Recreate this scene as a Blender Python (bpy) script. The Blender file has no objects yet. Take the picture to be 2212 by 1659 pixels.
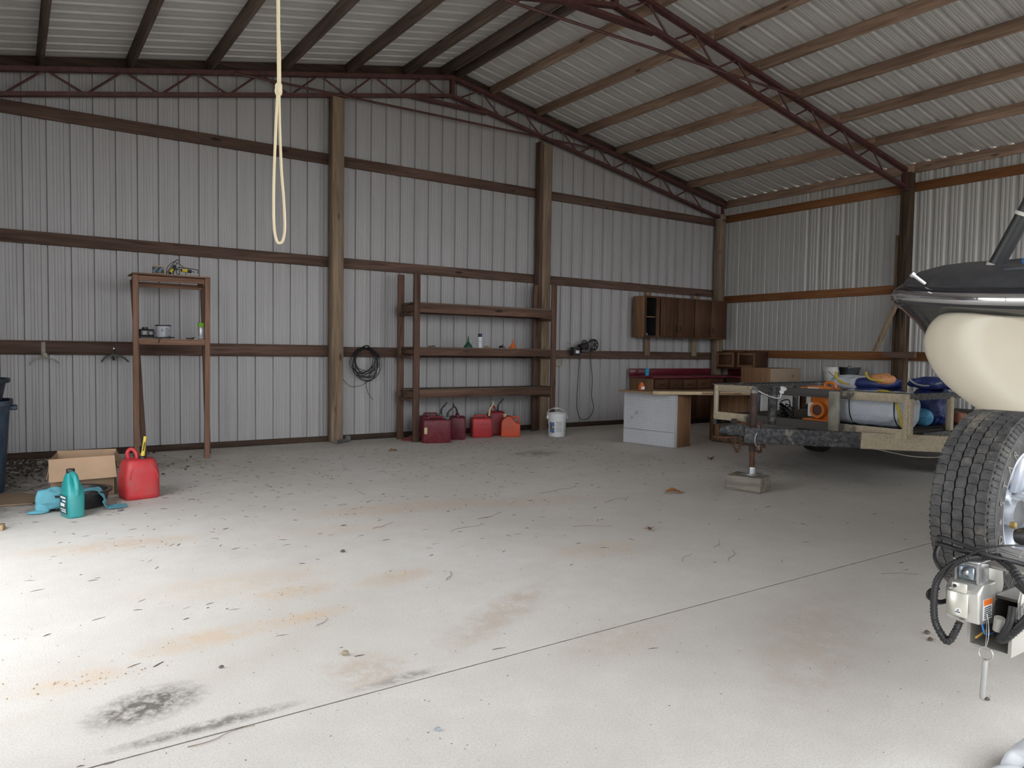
import bpy, bmesh, math, random
from mathutils import Vector, Matrix, Euler, noise as mnoise
random.seed(7)
sc = bpy.context.scene
C = sc.collection
PI = math.pi

# ------------------------------------------------------------------ camera
cam_d = bpy.data.cameras.new('camera')
cam_d.sensor_width = 36.0
cam_d.lens = 1590.0 / 2212.0 * 36.0
cam_d.clip_start = 0.05
cam = bpy.data.objects.new('camera', cam_d)
C.objects.link(cam)
_r = Vector((0.82597, -0.56351, 0.01502)); _u = Vector((0.01348, 0.04638, 0.99883)); _f = Vector((0.56355, 0.82481, -0.04590))
cam.matrix_world = Matrix(((_r.x, _u.x, -_f.x, -11.798), (_r.y, _u.y, -_f.y, -9.831), (_r.z, _u.z, -_f.z, 1.30), (0, 0, 0, 1)))
sc.camera = cam

# ------------------------------------------------------------------ world: bright overcast sky
w = bpy.data.worlds.new('overcast_sky'); sc.world = w
w.use_nodes = True
bg = w.node_tree.nodes['Background']
bg.inputs[0].default_value = (0.95, 0.972, 1.0, 1)
bg.inputs[1].default_value = 3.4

sc.view_settings.view_transform = 'Standard'
sc.view_settings.look = 'None'
sc.view_settings.gamma = 1.0
sc.view_settings.use_curve_mapping = False
sc.view_settings.exposure = 0.40
sc.cycles.use_denoising = True
sc.cycles.max_bounces = 10
sc.cycles.diffuse_bounces = 6

# ------------------------------------------------------------------ material helpers
def new_mat(name):
    m = bpy.data.materials.new(name); m.use_nodes = True
    nt = m.node_tree
    return m, nt, nt.nodes['Principled BSDF']
def N(nt, t, **kw):
    n = nt.nodes.new(t)
    for k, v in kw.items(): setattr(n, k, v)
    return n
def coords(nt, scale=(1, 1, 1), rnd=True):
    tc = N(nt, 'ShaderNodeTexCoord'); mp = N(nt, 'ShaderNodeMapping')
    mp.inputs['Scale'].default_value = scale
    nt.links.new(tc.outputs['Object'], mp.inputs['Vector'])
    if rnd:
        oi = N(nt, 'ShaderNodeObjectInfo'); mu = N(nt, 'ShaderNodeMath', operation='MULTIPLY'); mu.inputs[1].default_value = 23.7
        nt.links.new(oi.outputs['Random'], mu.inputs[0]); nt.links.new(mu.outputs[0], mp.inputs['Location'])
    return mp.outputs['Vector']
def ramp(nt, fac, stops):
    r = N(nt, 'ShaderNodeValToRGB'); e = r.color_ramp.elements
    while len(e) < len(stops): e.new(0.5)
    for i, (p, c) in enumerate(stops):
        e[i].position = p; e[i].color = (*c, 1) if len(c) == 3 else c
    nt.links.new(fac, r.inputs[0]); return r.outputs['Color']
def mixc(nt, fac, a, b, blend='MIX'):
    m = N(nt, 'ShaderNodeMix', data_type='RGBA', blend_type=blend)
    for sock, v in ((m.inputs[0], fac), (m.inputs[6], a), (m.inputs[7], b)):
        if isinstance(v, (int, float)): sock.default_value = v
        elif isinstance(v, tuple): sock.default_value = (*v, 1)
        else: nt.links.new(v, sock)
    return m.outputs[2]
def noise(nt, vec, scale, detail=4, rough=0.55, dist=0.0):
    n = N(nt, 'ShaderNodeTexNoise')
    n.inputs['Scale'].default_value = scale; n.inputs['Detail'].default_value = detail
    n.inputs['Roughness'].default_value = rough; n.inputs['Distortion'].default_value = dist
    nt.links.new(vec, n.inputs['Vector']); return n.outputs['Fac']
def bump(nt, b, h, strength=0.3, dist=0.01):
    n = N(nt, 'ShaderNodeBump'); n.inputs['Strength'].default_value = strength; n.inputs['Distance'].default_value = dist
    nt.links.new(h, n.inputs['Height']); nt.links.new(n.outputs[0], b.inputs['Normal'])
def sc3(c, k): return tuple(min(1, v * k) for v in c)
MC = {}
def plain(name, col, rough=0.5, metal=0.0, var=0.25, scale=6, dust=0.0, bumpy=0.0, dustcol=(0.30, 0.27, 0.23)):
    """A colour with mottled wear; dust > 0 adds settled dirt in patches."""
    if name in MC: return MC[name]
    m, nt, b = new_mat(name); v = coords(nt)
    f = noise(nt, v, scale, 5)
    c = ramp(nt, f, [(0.3, sc3(col, 1 - var)), (0.7, sc3(col, 1 + var * 0.6))])
    if dust > 0:
        f2 = noise(nt, v, scale * 2.3, 6, 0.7)
        d = ramp(nt, f2, [(0.45, (0, 0, 0)), (0.75, (dust, dust, dust))])
        c = mixc(nt, d, c, dustcol)
    nt.links.new(c, b.inputs['Base Color'])
    b.inputs['Roughness'].default_value = rough; b.inputs['Metallic'].default_value = metal
    if bumpy: bump(nt, b, noise(nt, v, scale * 4, 4), bumpy, 0.004)
    MC[name] = m; return m
def wood(name, dark, light, axis, rough=0.75, knots=True, weather=0.0, k=1.0):
    """Sawn timber: grain runs along axis (0,1,2), with knots and grey weathering."""
    key = name + 'XYZ'[axis]
    if key in MC: return MC[key]
    m, nt, b = new_mat(key.lower())
    s = [9.0 * k] * 3; s[axis] = 0.55 * k
    v = coords(nt, tuple(s))
    f = noise(nt, v, 1.6, 6, 0.6, 1.4)
    c = ramp(nt, f, [(0.28, dark), (0.5, tuple((a + d) / 2 for a, d in zip(dark, light))), (0.72, light)])
    s2 = [1.0] * 3; s2[axis] = 0.35
    v2 = coords(nt, tuple(s2))
    f2 = noise(nt, v2, 1.7, 3)
    c = mixc(nt, ramp(nt, f2, [(0.40, (0, 0, 0)), (0.7, (0.55, 0.55, 0.55))]), c, sc3(dark, 0.7))
    if weather > 0:
        f4 = noise(nt, v, 0.5, 3)
        c = mixc(nt, ramp(nt, f4, [(0.45, (0, 0, 0)), (0.7, (weather,) * 3)]), c, (0.26, 0.235, 0.20))
    if knots:
        s3 = [5.0] * 3; s3[axis] = 1.5
        vo = N(nt, 'ShaderNodeTexVoronoi'); vo.inputs['Scale'].default_value = 1.0
        nt.links.new(coords(nt, tuple(s3)), vo.inputs['Vector'])
        c = mixc(nt, ramp(nt, vo.outputs['Distance'], [(0.05, (0.85,) * 3), (0.13, (0, 0, 0))]), c, sc3(dark, 0.3))
    nt.links.new(c, b.inputs['Base Color']); b.inputs['Roughness'].default_value = rough
    b.inputs['Specular IOR Level'].default_value = 0.25
    bump(nt, b, f, 0.35, 0.006)
    MC[key] = m; return m
def sheetmetal(name, col, axis, dirt=0.5, rough=0.55):
    """Dusty painted steel sheet with streaks running along axis."""
    m, nt, b = new_mat(name)
    s = [14.0] * 3; s[axis] = 0.45
    v = coords(nt, tuple(s))
    f = noise(nt, v, 1.3, 6, 0.65)
    c = ramp(nt, f, [(0.3, sc3(col, 0.91)), (0.62, sc3(col, 1.03))])
    v2 = coords(nt, (1, 1, 1))
    g = noise(nt, v2, 60, 3, 0.6)
    c = mixc(nt, ramp(nt, g, [(0.58, (0, 0, 0)), (0.75, (dirt,) * 3)]), c, sc3(col, 0.55))
    h = noise(nt, v2, 1.1, 4)
    c = mixc(nt, ramp(nt, h, [(0.42, (0, 0, 0)), (0.75, (0.35,) * 3)]), c, (col[0] * 0.82, col[1] * 0.79, col[2] * 0.75))
    nt.links.new(c, b.inputs['Base Color']); b.inputs['Roughness'].default_value = rough
    b.inputs['Metallic'].default_value = 0.15
    return m

# ------------------------------------------------------------------ geometry helpers (all add to a bmesh)
def B(): return bmesh.new()
def box(bm, x0, x1, y0, y1, z0, z1):
    v = [bm.verts.new((x, y, z)) for x in (x0, x1) for y in (y0, y1) for z in (z0, z1)]
    for f in ((0, 1, 3, 2), (4, 6, 7, 5), (0, 4, 5, 1), (2, 3, 7, 6), (0, 2, 6, 4), (1, 5, 7, 3)):
        bm.faces.new([v[i] for i in f])
    return bm
def obox(bm, c, size, eul=(0, 0, 0)):
    M = Matrix.Translation(c) @ Euler(eul).to_matrix().to_4x4()
    hx, hy, hz = (s / 2 for s in size)
    v = [bm.verts.new(M @ Vector((x, y, z))) for x in (-hx, hx) for y in (-hy, hy) for z in (-hz, hz)]
    for f in ((0, 1, 3, 2), (4, 6, 7, 5), (0, 4, 5, 1), (2, 3, 7, 6), (0, 2, 6, 4), (1, 5, 7, 3)):
        bm.faces.new([v[i] for i in f])
    return bm
def bar(bm, p0, p1, wd, ht, up=(0, 0, 1)):
    p0, p1 = Vector(p0), Vector(p1); d = (p1 - p0).normalized(); up = Vector(up)
    s = d.cross(up)
    if s.length < 1e-4: s = d.cross(Vector((0, 1, 0)))
    s.normalize(); t = s.cross(d)
    v = [bm.verts.new(p + s * a * wd / 2 + t * b * ht / 2) for p in (p0, p1) for a, b in ((-1, -1), (1, -1), (1, 1), (-1, 1))]
    for f in ((3, 2, 1, 0), (4, 5, 6, 7), (0, 1, 5, 4), (1, 2, 6, 5), (2, 3, 7, 6), (3, 0, 4, 7)):
        bm.faces.new([v[i] for i in f])
    return bm
def spline(pts, n=8, closed=False):
    P = [Vector(p) for p in pts]; out = []
    L = len(P); rng = range(L) if closed else range(L - 1)
    for i in rng:
        if closed: a, b, c, d = P[i - 1], P[i], P[(i + 1) % L], P[(i + 2) % L]
        else: a, b, c, d = P[max(i - 1, 0)], P[i], P[i + 1], P[min(i + 2, L - 1)]
        for k in range(n):
            t = k / n
            out.append(0.5 * ((2 * b) + (c - a) * t + (2 * a - 5 * b + 4 * c - d) * t * t + (3 * b - a - 3 * c + d) * t ** 3))
    if not closed: out.append(P[-1])
    return out
def tube(bm, pts, r, n=8, closed=False, cap=True):
    P = [Vector(p) for p in pts]; L = len(P); rings = []; prev = None
    for i, p in enumerate(P):
        if closed: d = P[(i + 1) % L] - P[i - 1]
        else: d = P[min(i + 1, L - 1)] - P[max(i - 1, 0)]
        if d.length < 1e-9: d = Vector((0, 0, 1))
        d.normalize()
        if prev is None:
            s = d.cross(Vector((0, 0, 1)))
            if s.length < 0.1: s = d.cross(Vector((1, 0, 0)))
        else: s = prev - d * prev.dot(d)
        s.normalize(); prev = s; t = d.cross(s)
        rr = r[i] if isinstance(r, (list, tuple)) else r
        rings.append([bm.verts.new(p + (s * math.cos(2 * PI * k / n) + t * math.sin(2 * PI * k / n)) * rr) for k in range(n)])
    loft_rings(bm, rings, ringclosed=True, loop=closed, cap=cap and not closed); return bm
def loft_rings(bm, rings, ringclosed=True, loop=False, cap=True):
    L = len(rings); n = len(rings[0])
    for i in range(L if loop else L - 1):
        a, b = rings[i], rings[(i + 1) % L]
        for k in range(n if ringclosed else n - 1):
            q = [a[k], a[(k + 1) % n], b[(k + 1) % n], b[k]]
            if len(set(q)) == 4: bm.faces.new(q)
    if cap:
        bm.faces.new(rings[0][::-1]); bm.faces.new(rings[-1])
def loft(bm, sections, ringclosed=True, cap=True, loop=False):
    loft_rings(bm, [[bm.verts.new(p) for p in s] for s in sections], ringclosed, loop, cap); return bm
def lathe(bm, prof, n=24, M=None, cap=True):
    M = M or Matrix()
    rings = [[bm.verts.new(M @ Vector((max(r, 1e-4) * math.cos(2 * PI * k / n), max(r, 1e-4) * math.sin(2 * PI * k / n), z))) for k in range(n)] for r, z in prof]
    loft_rings(bm, rings, True, False, cap); return bm
def prism(bm, poly, axis, a0, a1):
    """poly: 2-D outline in the two other axes (cyclic order), extruded along axis."""
    def mk(p, a):
        q = list(p); q.insert(axis, a); return q
    v0 = [bm.verts.new(mk(p, a0)) for p in poly]; v1 = [bm.verts.new(mk(p, a1)) for p in poly]
    n = len(poly)
    bm.faces.new(v0); bm.faces.new(v1[::-1])
    for i in range(n): bm.faces.new([v0[i], v1[i], v1[(i + 1) % n], v0[(i + 1) % n]])
    return bm
def bevel(bm, wd, seg=2, ang=30):
    bmesh.ops.recalc_face_normals(bm, faces=bm.faces)
    es = [e for e in bm.edges if len(e.link_faces) == 2 and e.calc_face_angle(0) > math.radians(ang)]
    bmesh.ops.bevel(bm, geom=es, offset=wd, segments=seg, profile=0.5, affect='EDGES', clamp_overlap=True)
    return bm
def jitter(bm, amt, freq=8.0, seed=0):
    for v in bm.verts:
        o = Vector((seed * 3.1, seed * 7.7, 0))
        v.co += Vector((mnoise.noise(v.co * freq + o), mnoise.noise(v.co * freq + o + Vector((9, 0, 0))), mnoise.noise(v.co * freq + o + Vector((0, 9, 0))))) * amt
    return bm
def mesh_of(bm, name, smooth=50):
    bmesh.ops.recalc_face_normals(bm, faces=bm.faces)
    if smooth:
        th = math.radians(smooth)
        for f in bm.faces: f.smooth = True
        for e in bm.edges: e.smooth = (len(e.link_faces) == 2 and e.calc_face_angle(0) < th)
    me = bpy.data.meshes.new(name); bm.to_mesh(me); bm.free(); return me
def obj(name, bm, mat, parent=None, loc=None, rot=None, smooth=50):
    me = bm if isinstance(bm, bpy.types.Mesh) else mesh_of(bm, name, smooth)
    if mat is not None and not me.materials: me.materials.append(mat)
    o = bpy.data.objects.new(name, me); C.objects.link(o)
    if parent is not None: o.parent = parent
    if loc is not None: o.location = loc
    if rot is not None: o.rotation_euler = rot
    return o
def tag(o, label, cat, group=None):
    o['label'] = label; o['category'] = cat
    if group: o['group'] = group
    return o
def thing(name, label, cat, loc=(0, 0, 0), rotz=0.0, group=None):
    o = bpy.data.objects.new(name, None); C.objects.link(o)
    o.empty_display_size = 0.1; o.location = loc; o.rotation_euler = (0, 0, rotz)
    return tag(o, label, cat, group)
def struct(o, label, cat='structure'):
    o['kind'] = 'structure'; o['label'] = label; o['category'] = cat; return o
def lettering(name, body, size, mat, parent, M, depth=0.0006, align='CENTER'):
    cu = bpy.data.curves.new(name, 'FONT'); cu.body = body; cu.size = size; cu.extrude = depth
    cu.align_x = align; cu.align_y = 'CENTER'; cu.resolution_u = 2
    tmp = bpy.data.objects.new(name, cu); C.objects.link(tmp)
    dg = bpy.context.evaluated_depsgraph_get()
    me = bpy.data.meshes.new_from_object(tmp.evaluated_get(dg))
    bpy.data.objects.remove(tmp); bpy.data.curves.remove(cu)
    me.transform(M); me.materials.clear(); me.materials.append(mat)
    o = bpy.data.objects.new(name, me); C.objects.link(o); o.parent = parent
    return o
def Mface(loc, right, up):
    """Matrix that lays text with its x along right and its y along up."""
    r = Vector(right).normalized(); u = Vector(up).normalized(); n = r.cross(u)
    return Matrix(((r.x, u.x, n.x, loc[0]), (r.y, u.y, n.y, loc[1]), (r.z, u.z, n.z, loc[2]), (0, 0, 0, 1)))

# ================================================================== THE BARN
XL, XR, YB, YF, XP = -12.66, 0.0, 0.0, -10.98, -6.33
def PBz(x): return 5.34 - (0.2 if x < XP else 0.1855) * abs(x - XP)      # underside of the purlins
def RZ(x): return PBz(x) + 0.145                                          # underside of the roof sheets

# ---- materials of the building
WG = ((0.055, 0.031, 0.024), (0.185, 0.115, 0.088))      # reddish brown old girts
WP = ((0.13, 0.085, 0.055), (0.38, 0.285, 0.19))       # posts, tan
WR = ((0.20, 0.078, 0.030), (0.36, 0.165, 0.070))        # orange brown girts on the side wall
WU = ((0.20, 0.125, 0.090), (0.56, 0.39, 0.29))       # purlins
def girt_m(ax): return wood('girt_timber', *WG, ax)
def post_m(ax): return wood('post_timber', *WP, ax, weather=0.35)
def rgirt_m(ax): return wood('new_girt_timber', *WR, ax)
def purl_m(ax): return wood('purlin_timber', *WU, ax)
def oldpurl_m(ax): return wood('old_purlin_timber', (0.075, 0.052, 0.042), (0.22, 0.165, 0.13), ax)
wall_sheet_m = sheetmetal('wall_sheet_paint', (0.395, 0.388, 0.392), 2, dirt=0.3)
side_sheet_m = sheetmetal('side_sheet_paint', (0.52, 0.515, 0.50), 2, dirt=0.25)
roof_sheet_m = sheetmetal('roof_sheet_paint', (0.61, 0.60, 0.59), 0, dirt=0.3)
red_m = plain('red_oxide_steel', (0.085, 0.027, 0.024), 0.55, 0.0, 0.3, 7, 0.12)

def concrete():
    m, nt, b = new_mat('concrete')
    tc = N(nt, 'ShaderNodeTexCoord'); v = tc.outputs['Object']
    f1 = noise(nt, v, 0.55, 5, 0.6); f2 = noise(nt, v, 120, 4, 0.7); f3 = noise(nt, v, 4.5, 6, 0.65)
    c = ramp(nt, f1, [(0.3, (0.60, 0.565, 0.52)), (0.5, (0.68, 0.655, 0.62)), (0.72, (0.75, 0.735, 0.71))])
    c = mixc(nt, ramp(nt, f3, [(0.35, (0.30,) * 3), (0.62, (0, 0, 0))]), c, (0.54, 0.50, 0.45))
    c = mixc(nt, ramp(nt, f2, [(0.36, (0.5,) * 3), (0.52, (0, 0, 0))]), c, (0.50, 0.46, 0.41))
    c = mixc(nt, ramp(nt, f2, [(0.58, (0, 0, 0)), (0.72, (0.5,) * 3)]), c, (0.80, 0.78, 0.75))
    def stain(c, cx, cy, rx, ry, rot, col, amt, frag=9.0):
        mp = N(nt, 'ShaderNodeMapping', vector_type='TEXTURE')
        mp.inputs['Location'].default_value = (cx, cy, 0); mp.inputs['Rotation'].default_value = (0, 0, rot); mp.inputs['Scale'].default_value = (rx, ry, 1)
        nt.links.new(v, mp.inputs['Vector'])
        sx = N(nt, 'ShaderNodeVectorMath', operation='MULTIPLY'); sx.inputs[1].default_value = (1, 1, 0)
        nt.links.new(mp.outputs[0], sx.inputs[0])
        g = N(nt, 'ShaderNodeTexGradient', gradient_type='SPHERICAL'); nt.links.new(sx.outputs[0], g.inputs[0])
        nz = noise(nt, v, frag, 6, 0.75)
        a = N(nt, 'ShaderNodeMath', operation='MULTIPLY'); nt.links.new(g.outputs['Fac'], a.inputs[0])
        nt.links.new(ramp(nt, nz, [(0.36, (0.05,) * 3), (0.64, (1,) * 3)]), a.inputs[1])
        k = ramp(nt, a.outputs[0], [(0.03, (0, 0, 0)), (0.5, (amt,) * 3)])
        return mixc(nt, k, c, col)
    OR = (0.62, 0.48, 0.35)
    for cx, cy, rx, ry, rot, am in ((-11.25, -4.5, 0.75, 0.22, -0.1, 0.6), (-9.2, -4.4, 1.1, 0.3, -0.12, 0.55), (-11.08, -6.42, 0.38, 0.14, 0.1, 0.75),
            (-10.55, -6.0, 0.3, 0.14, 0.0, 0.65), (-10.0, -6.05, 0.32, 0.16, 0.2, 0.6), (-10.65, -6.4, 0.32, 0.1, 0.1, 0.7), (-10.75, -5.7, 0.7, 0.3, -0.1, 0.4),
            (-8.65, -6.2, 0.6, 0.25, -0.2, 0.4), (-11.6, -6.6, 0.25, 0.12, 0.1, 0.6), (-7.95, -4.75, 0.9, 0.35, -0.2, 0.35), (-9.8, -4.85, 0.9, 0.25, -0.1, 0.3)):
        c = stain(c, cx, cy, rx, ry, rot, OR, am)
    DK = (0.075, 0.068, 0.062)
    c = stain(c, -11.40, -6.95, 0.26, 0.17, 0.3, DK, 0.85, 18)
    c = stain(c, -11.25, -7.22, 0.40, 0.05, 0.0, DK, 0.7, 18)
    c = stain(c, -10.55, -7.24, 0.25, 0.05, 0.0, DK, 0.5, 18)
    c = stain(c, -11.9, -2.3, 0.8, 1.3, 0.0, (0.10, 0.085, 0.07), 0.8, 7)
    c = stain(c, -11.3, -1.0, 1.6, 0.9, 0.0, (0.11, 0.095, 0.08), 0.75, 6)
    c = stain(c, -6.3, -2.35, 0.5, 0.3, 0.2, (0.22, 0.18, 0.13), 0.7, 6)
    c = stain(c, -4.6, -4.6, 0.9, 0.6, 0.2, (0.26, 0.22, 0.17), 0.5, 5)
    BR = (0.52, 0.43, 0.345)
    c = stain(c, -10.62, -7.1, 0.22, 0.22, 0.5, BR, 0.6, 12)
    c = stain(c, -9.8, -6.85, 0.75, 0.16, 0.5, BR, 0.6, 8)
    c = stain(c, -9.5, -7.4, 0.6, 0.25, 0.2, BR, 0.4, 9)
    c = stain(c, -8.8, -7.9, 1.1, 0.3, 0.5, BR, 0.35, 7)
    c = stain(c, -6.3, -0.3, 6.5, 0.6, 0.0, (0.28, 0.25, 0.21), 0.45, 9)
    nt.links.new(c, b.inputs['Base Color']); b.inputs['Roughness'].default_value = 0.8
    b.inputs['Specular IOR Level'].default_value = 0.3
    h = N(nt, 'ShaderNodeMath', operation='ADD'); nt.links.new(f2, h.inputs[0]); nt.links.new(f3, h.inputs[1])
    bump(nt, b, h.outputs[0], 0.28, 0.006)
    return m
conc_m = concrete()
fl = struct(obj('floor', box(B(), XL - 0.15, XR + 0.15, YF - 0.2, YB + 0.1, -0.20, -0.02), conc_m), 'pale grey concrete slab floor with dust and control joints', 'floor')
for y0, y1 in ((YF - 0.2, -7.296), (-7.286, YB + 0.1)):
    obj('slab', box(B(), XL - 0.15, XR + 0.15, y0, y1, -0.02, 0.0), conc_m, fl)
obj('joint_filler', box(B(), XL - 0.15, XR + 0.15, -7.296, -7.286, -0.02, -0.0015), plain('joint_dirt', (0.15, 0.135, 0.115), 0.95, 0, 0.5, 20), fl)
# the yard outside the openings
grd, nt, b_ = new_mat('yard_gravel'); v_ = coords(nt, rnd=False)
nt.links.new(ramp(nt, noise(nt, v_, 0.8, 6), [(0.35, (0.32, 0.30, 0.25)), (0.65, (0.46, 0.43, 0.38))]), b_.inputs['Base Color'])
b_.inputs['Roughness'].default_value = 0.9
struct(obj('ground', box(B(), -60, 50, -60, 50, -0.5, -0.20), grd), 'pale gravel yard outside the barn', 'ground')

# ---- ribbed sheets
def profile(length, period, phase, rib_w, top_w, depth, minor, md):
    pts = [(0.0, 0.0)]; k = 0
    c = phase
    while c < length + 1e-6:
        evs = []
        evs += [(c - rib_w / 2, 0), (c - top_w / 2, depth), (c + top_w / 2, depth), (c + rib_w / 2, 0)]
        for mf in minor:
            mc = c + mf * period
            evs += [(mc - 0.016, 0), (mc - 0.008, md), (mc + 0.008, md), (mc + 0.016, 0)]
        pts += [e for e in evs if pts[-1][0] < e[0] < length - 1e-4]
        c += period
    pts.append((length, 0.0)); return pts
PA = profile(0.9144, 0.2286, 0.06, 0.072, 0.056, 0.032, (0.36, 0.5, 0.64), 0.0028)
PD = profile(0.9144, 0.2286, 0.06, 0.085, 0.040, 0.030, (0.38, 0.62), 0.012)
PS = profile(0.9144, 0.3048, 0.06, 0.034, 0.014, 0.016, (0.34, 0.66), 0.003)
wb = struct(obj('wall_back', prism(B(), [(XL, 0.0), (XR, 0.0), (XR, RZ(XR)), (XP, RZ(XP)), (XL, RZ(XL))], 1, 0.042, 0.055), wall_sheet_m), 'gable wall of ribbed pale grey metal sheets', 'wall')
def strip(pts3_lo, pts3_hi):
    bm = B(); lo = [bm.verts.new(p) for p in pts3_lo]; hi = [bm.verts.new(p) for p in pts3_hi]
    for i in range(len(lo) - 1): bm.faces.new([lo[i], lo[i + 1], hi[i + 1], hi[i]])
    return bm
i = 0; x = XL
while x < XR - 0.01:
    L = min(0.9144, XR - x)
    pr = [p for p in PA if p[0] <= L - 1e-4] + [(L, 0.0)]
    eps = 0.0
    obj('metal_sheet', strip([(x + a, d + eps, 0.045) for a, d in pr], [(x + a, d + eps, RZ(x + a)) for a, d in pr]), wall_sheet_m, wb, smooth=None)
    x += 0.9144; i += 1
def girt(parent, x0, x1, y0, y1, z, m, h=0.14):
    return obj('girt', bevel(box(B(), x0, x1, y0, y1, z - h / 2, z + h / 2), 0.003, 1), m, parent)
P1, P2 = (-8.185, -8.02), (-4.66, -4.495)
for z in (3.856, 2.470, 1.241):
    for a, b2 in ((XL + 0.05, P1[0] + 0.08), (P1[0] + 0.081, P2[0] + 0.08), (P2[0] + 0.081, -0.28)):
        girt(wb, a, b2, -0.04, 0.0, z, girt_m(0))
obj('girt_cap', box(B(), XL + 0.05, P1[0], -0.040, 0.0, 1.312, 1.33), girt_m(0), wb)
struct(obj('baseboard_back', bevel(box(B(), XL + 0.05, XR - 0.05, -0.045, 0.0, 0.0, 0.075), 0.004, 1), wood('skirt_timber', (0.035, 0.022, 0.016), (0.10, 0.062, 0.045), 0)), 'dark timber skirt board along foot of the gable wall', 'baseboard')

# ---- right side wall
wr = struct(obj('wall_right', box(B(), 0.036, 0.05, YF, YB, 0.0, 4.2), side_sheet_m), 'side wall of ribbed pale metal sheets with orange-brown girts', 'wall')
def rsheets(y_hi, y_lo, z0, z1, prof, m):
    y = y_hi; k = 0
    while y > y_lo + 0.01:
        L = min(0.9144, y - y_lo)
        pr = [p for p in prof if p[0] <= L - 1e-4] + [(L, 0.0)]
        e = 0.0
        obj('metal_sheet', strip([(d + e, y - a, z0) for a, d in pr], [(d + e, y - a, z1) for a, d in pr]), m, wr, smooth=None)
        y -= 0.9144; k += 1
zt = RZ(0.0)
rsheets(0.0, -3.7, 0.045, 2.364, PS, side_sheet_m)
rsheets(0.0, -1.79, 2.364, zt, PS, side_sheet_m)
rsheets(-1.79, -3.7, 2.364, zt, PD, side_sheet_m)
rsheets(-3.7, YF, 0.045, zt, PD, side_sheet_m)
for z in (3.948, 2.364, 1.297):
    for a, b2 in ((-3.68, -0.05), (-7.33, -3.681), (YF + 0.05, -7.331)):
        girt(wr, -0.04, 0.0, a, b2, z, rgirt_m(1))
obj('girt', box(B(), -0.04, 0.0, YF, -0.05, 0.0, 0.09), girt_m(1), wr)

# ---- left wall: closed first and last bay, middle bay open to the yard
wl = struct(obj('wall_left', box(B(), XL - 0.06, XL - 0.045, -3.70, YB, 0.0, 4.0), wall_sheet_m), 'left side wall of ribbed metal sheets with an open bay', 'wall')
def lsheets(y_hi, y_lo, z0, z1):
    y = y_hi
    while y > y_lo + 0.01:
        L = min(0.9144, y - y_lo); pr = [p for p in PA if p[0] <= L - 1e-4] + [(L, 0.0)]
        obj('metal_sheet', strip([(XL - d, y - a, z0) for a, d in pr], [(XL - d, y - a, z1) for a, d in pr]), wall_sheet_m, wl, smooth=None)
        y -= 0.9144
zl = RZ(XL)
lsheets(0.0, -3.70, 0.045, zl); lsheets(-3.70, -7.30, 3.45, zl); lsheets(-7.30, YF, 0.045, zl)
for z in (3.82, 2.47, 1.24):
    girt(wl, XL, XL + 0.04, -3.70, -0.05, z, girt_m(1)); girt(wl, XL, XL + 0.04, YF, -7.30, z, girt_m(1))
girt(wl, XL, XL + 0.04, -7.30, -3.70, 3.52, girt_m(1))
# ---- front wall: only the gable above the open front
wf = struct(obj('wall_front', strip([(XL, YF, 3.9), (XP, YF, 3.9), (XR, YF, 3.9)], [(XL, YF, RZ(XL)), (XP, YF, RZ(XP)), (XR, YF, RZ(XR))]), wall_sheet_m), 'front gable above the open front of the barn', 'wall')
girt(wf, XL, XR, YF, YF + 0.04, 3.95, girt_m(0), 0.2)

# ---- roof sheets and purlins
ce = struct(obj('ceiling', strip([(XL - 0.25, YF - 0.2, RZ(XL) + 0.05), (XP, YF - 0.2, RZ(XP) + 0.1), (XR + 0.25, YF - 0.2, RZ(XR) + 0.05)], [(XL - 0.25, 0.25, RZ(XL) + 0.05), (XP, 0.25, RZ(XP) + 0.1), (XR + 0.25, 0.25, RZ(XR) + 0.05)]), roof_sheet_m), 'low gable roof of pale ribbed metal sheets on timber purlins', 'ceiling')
for side in (0, 1):
    xa, xb = ((XL - 0.25, XP + 0.02), (XP - 0.02, XR + 0.25))[side]
    za, zb = (RZ(max(min(v, XR), XL)) for v in (xa, xb))
    za, zb = (RZ(XP) + 0.2 * -(abs(xa - XP)) if side == 0 else RZ(XP), RZ(XP) if side == 0 else RZ(XP) - 0.1855 * abs(xb - XP))
    y = 0.25; k = 0
    while y > YF - 0.2:
        pr = PA; e = 0.0
        obj('roof_sheet', strip([(xa, y - a, za + d + e) for a, d in pr], [(xb, y - a, zb + d + e) for a, d in pr]), roof_sheet_m, ce, smooth=None)
        y -= 0.9144; k += 1
PX = (-11.48, -10.60, -9.72, -8.82, -7.93, -7.06, -6.46, -6.22, -5.62, -4.74, -3.87, -3.0, -2.09, -1.18)
for q, x in enumerate(PX):
    sl = 0.2 if x < XP else -0.1855
    for a, b2 in ((-3.72, -0.045), (-7.36, -3.721), (YF, -7.361)):
        z = PBz(x) + 0.072 + random.uniform(-0.003, 0.003)
        bm = bar(B(), (x, a, z), (x, b2, z), 0.042, 0.143, up=(-sl, 0, 1))
        obj('purlin', bevel(bm, 0.003, 1), oldpurl_m(1) if x < -6 else purl_m(1), ce)
for x in (XL + 0.03, XR - 0.03):
    for a, b2 in ((-3.72, -0.045), (-7.36, -3.721), (YF, -7.361)):
        obj('eave_purlin', bevel(box(B(), x - 0.02, x + 0.02, a, b2, PBz(x) - 0.0, PBz(x) + 0.14), 0.003, 1), purl_m(1), ce)
for xa, xb in ((XL, XP), (XP, XR)):
    obj('gable_rafter', bar(B(), (xa, -0.022, PBz(xa) + 0.072), (xb, -0.022, PBz(xb) + 0.072), 0.04, 0.148), wood('rafter_timber', (0.030, 0.020, 0.016), (0.105, 0.066, 0.048), 0), ce)

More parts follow.
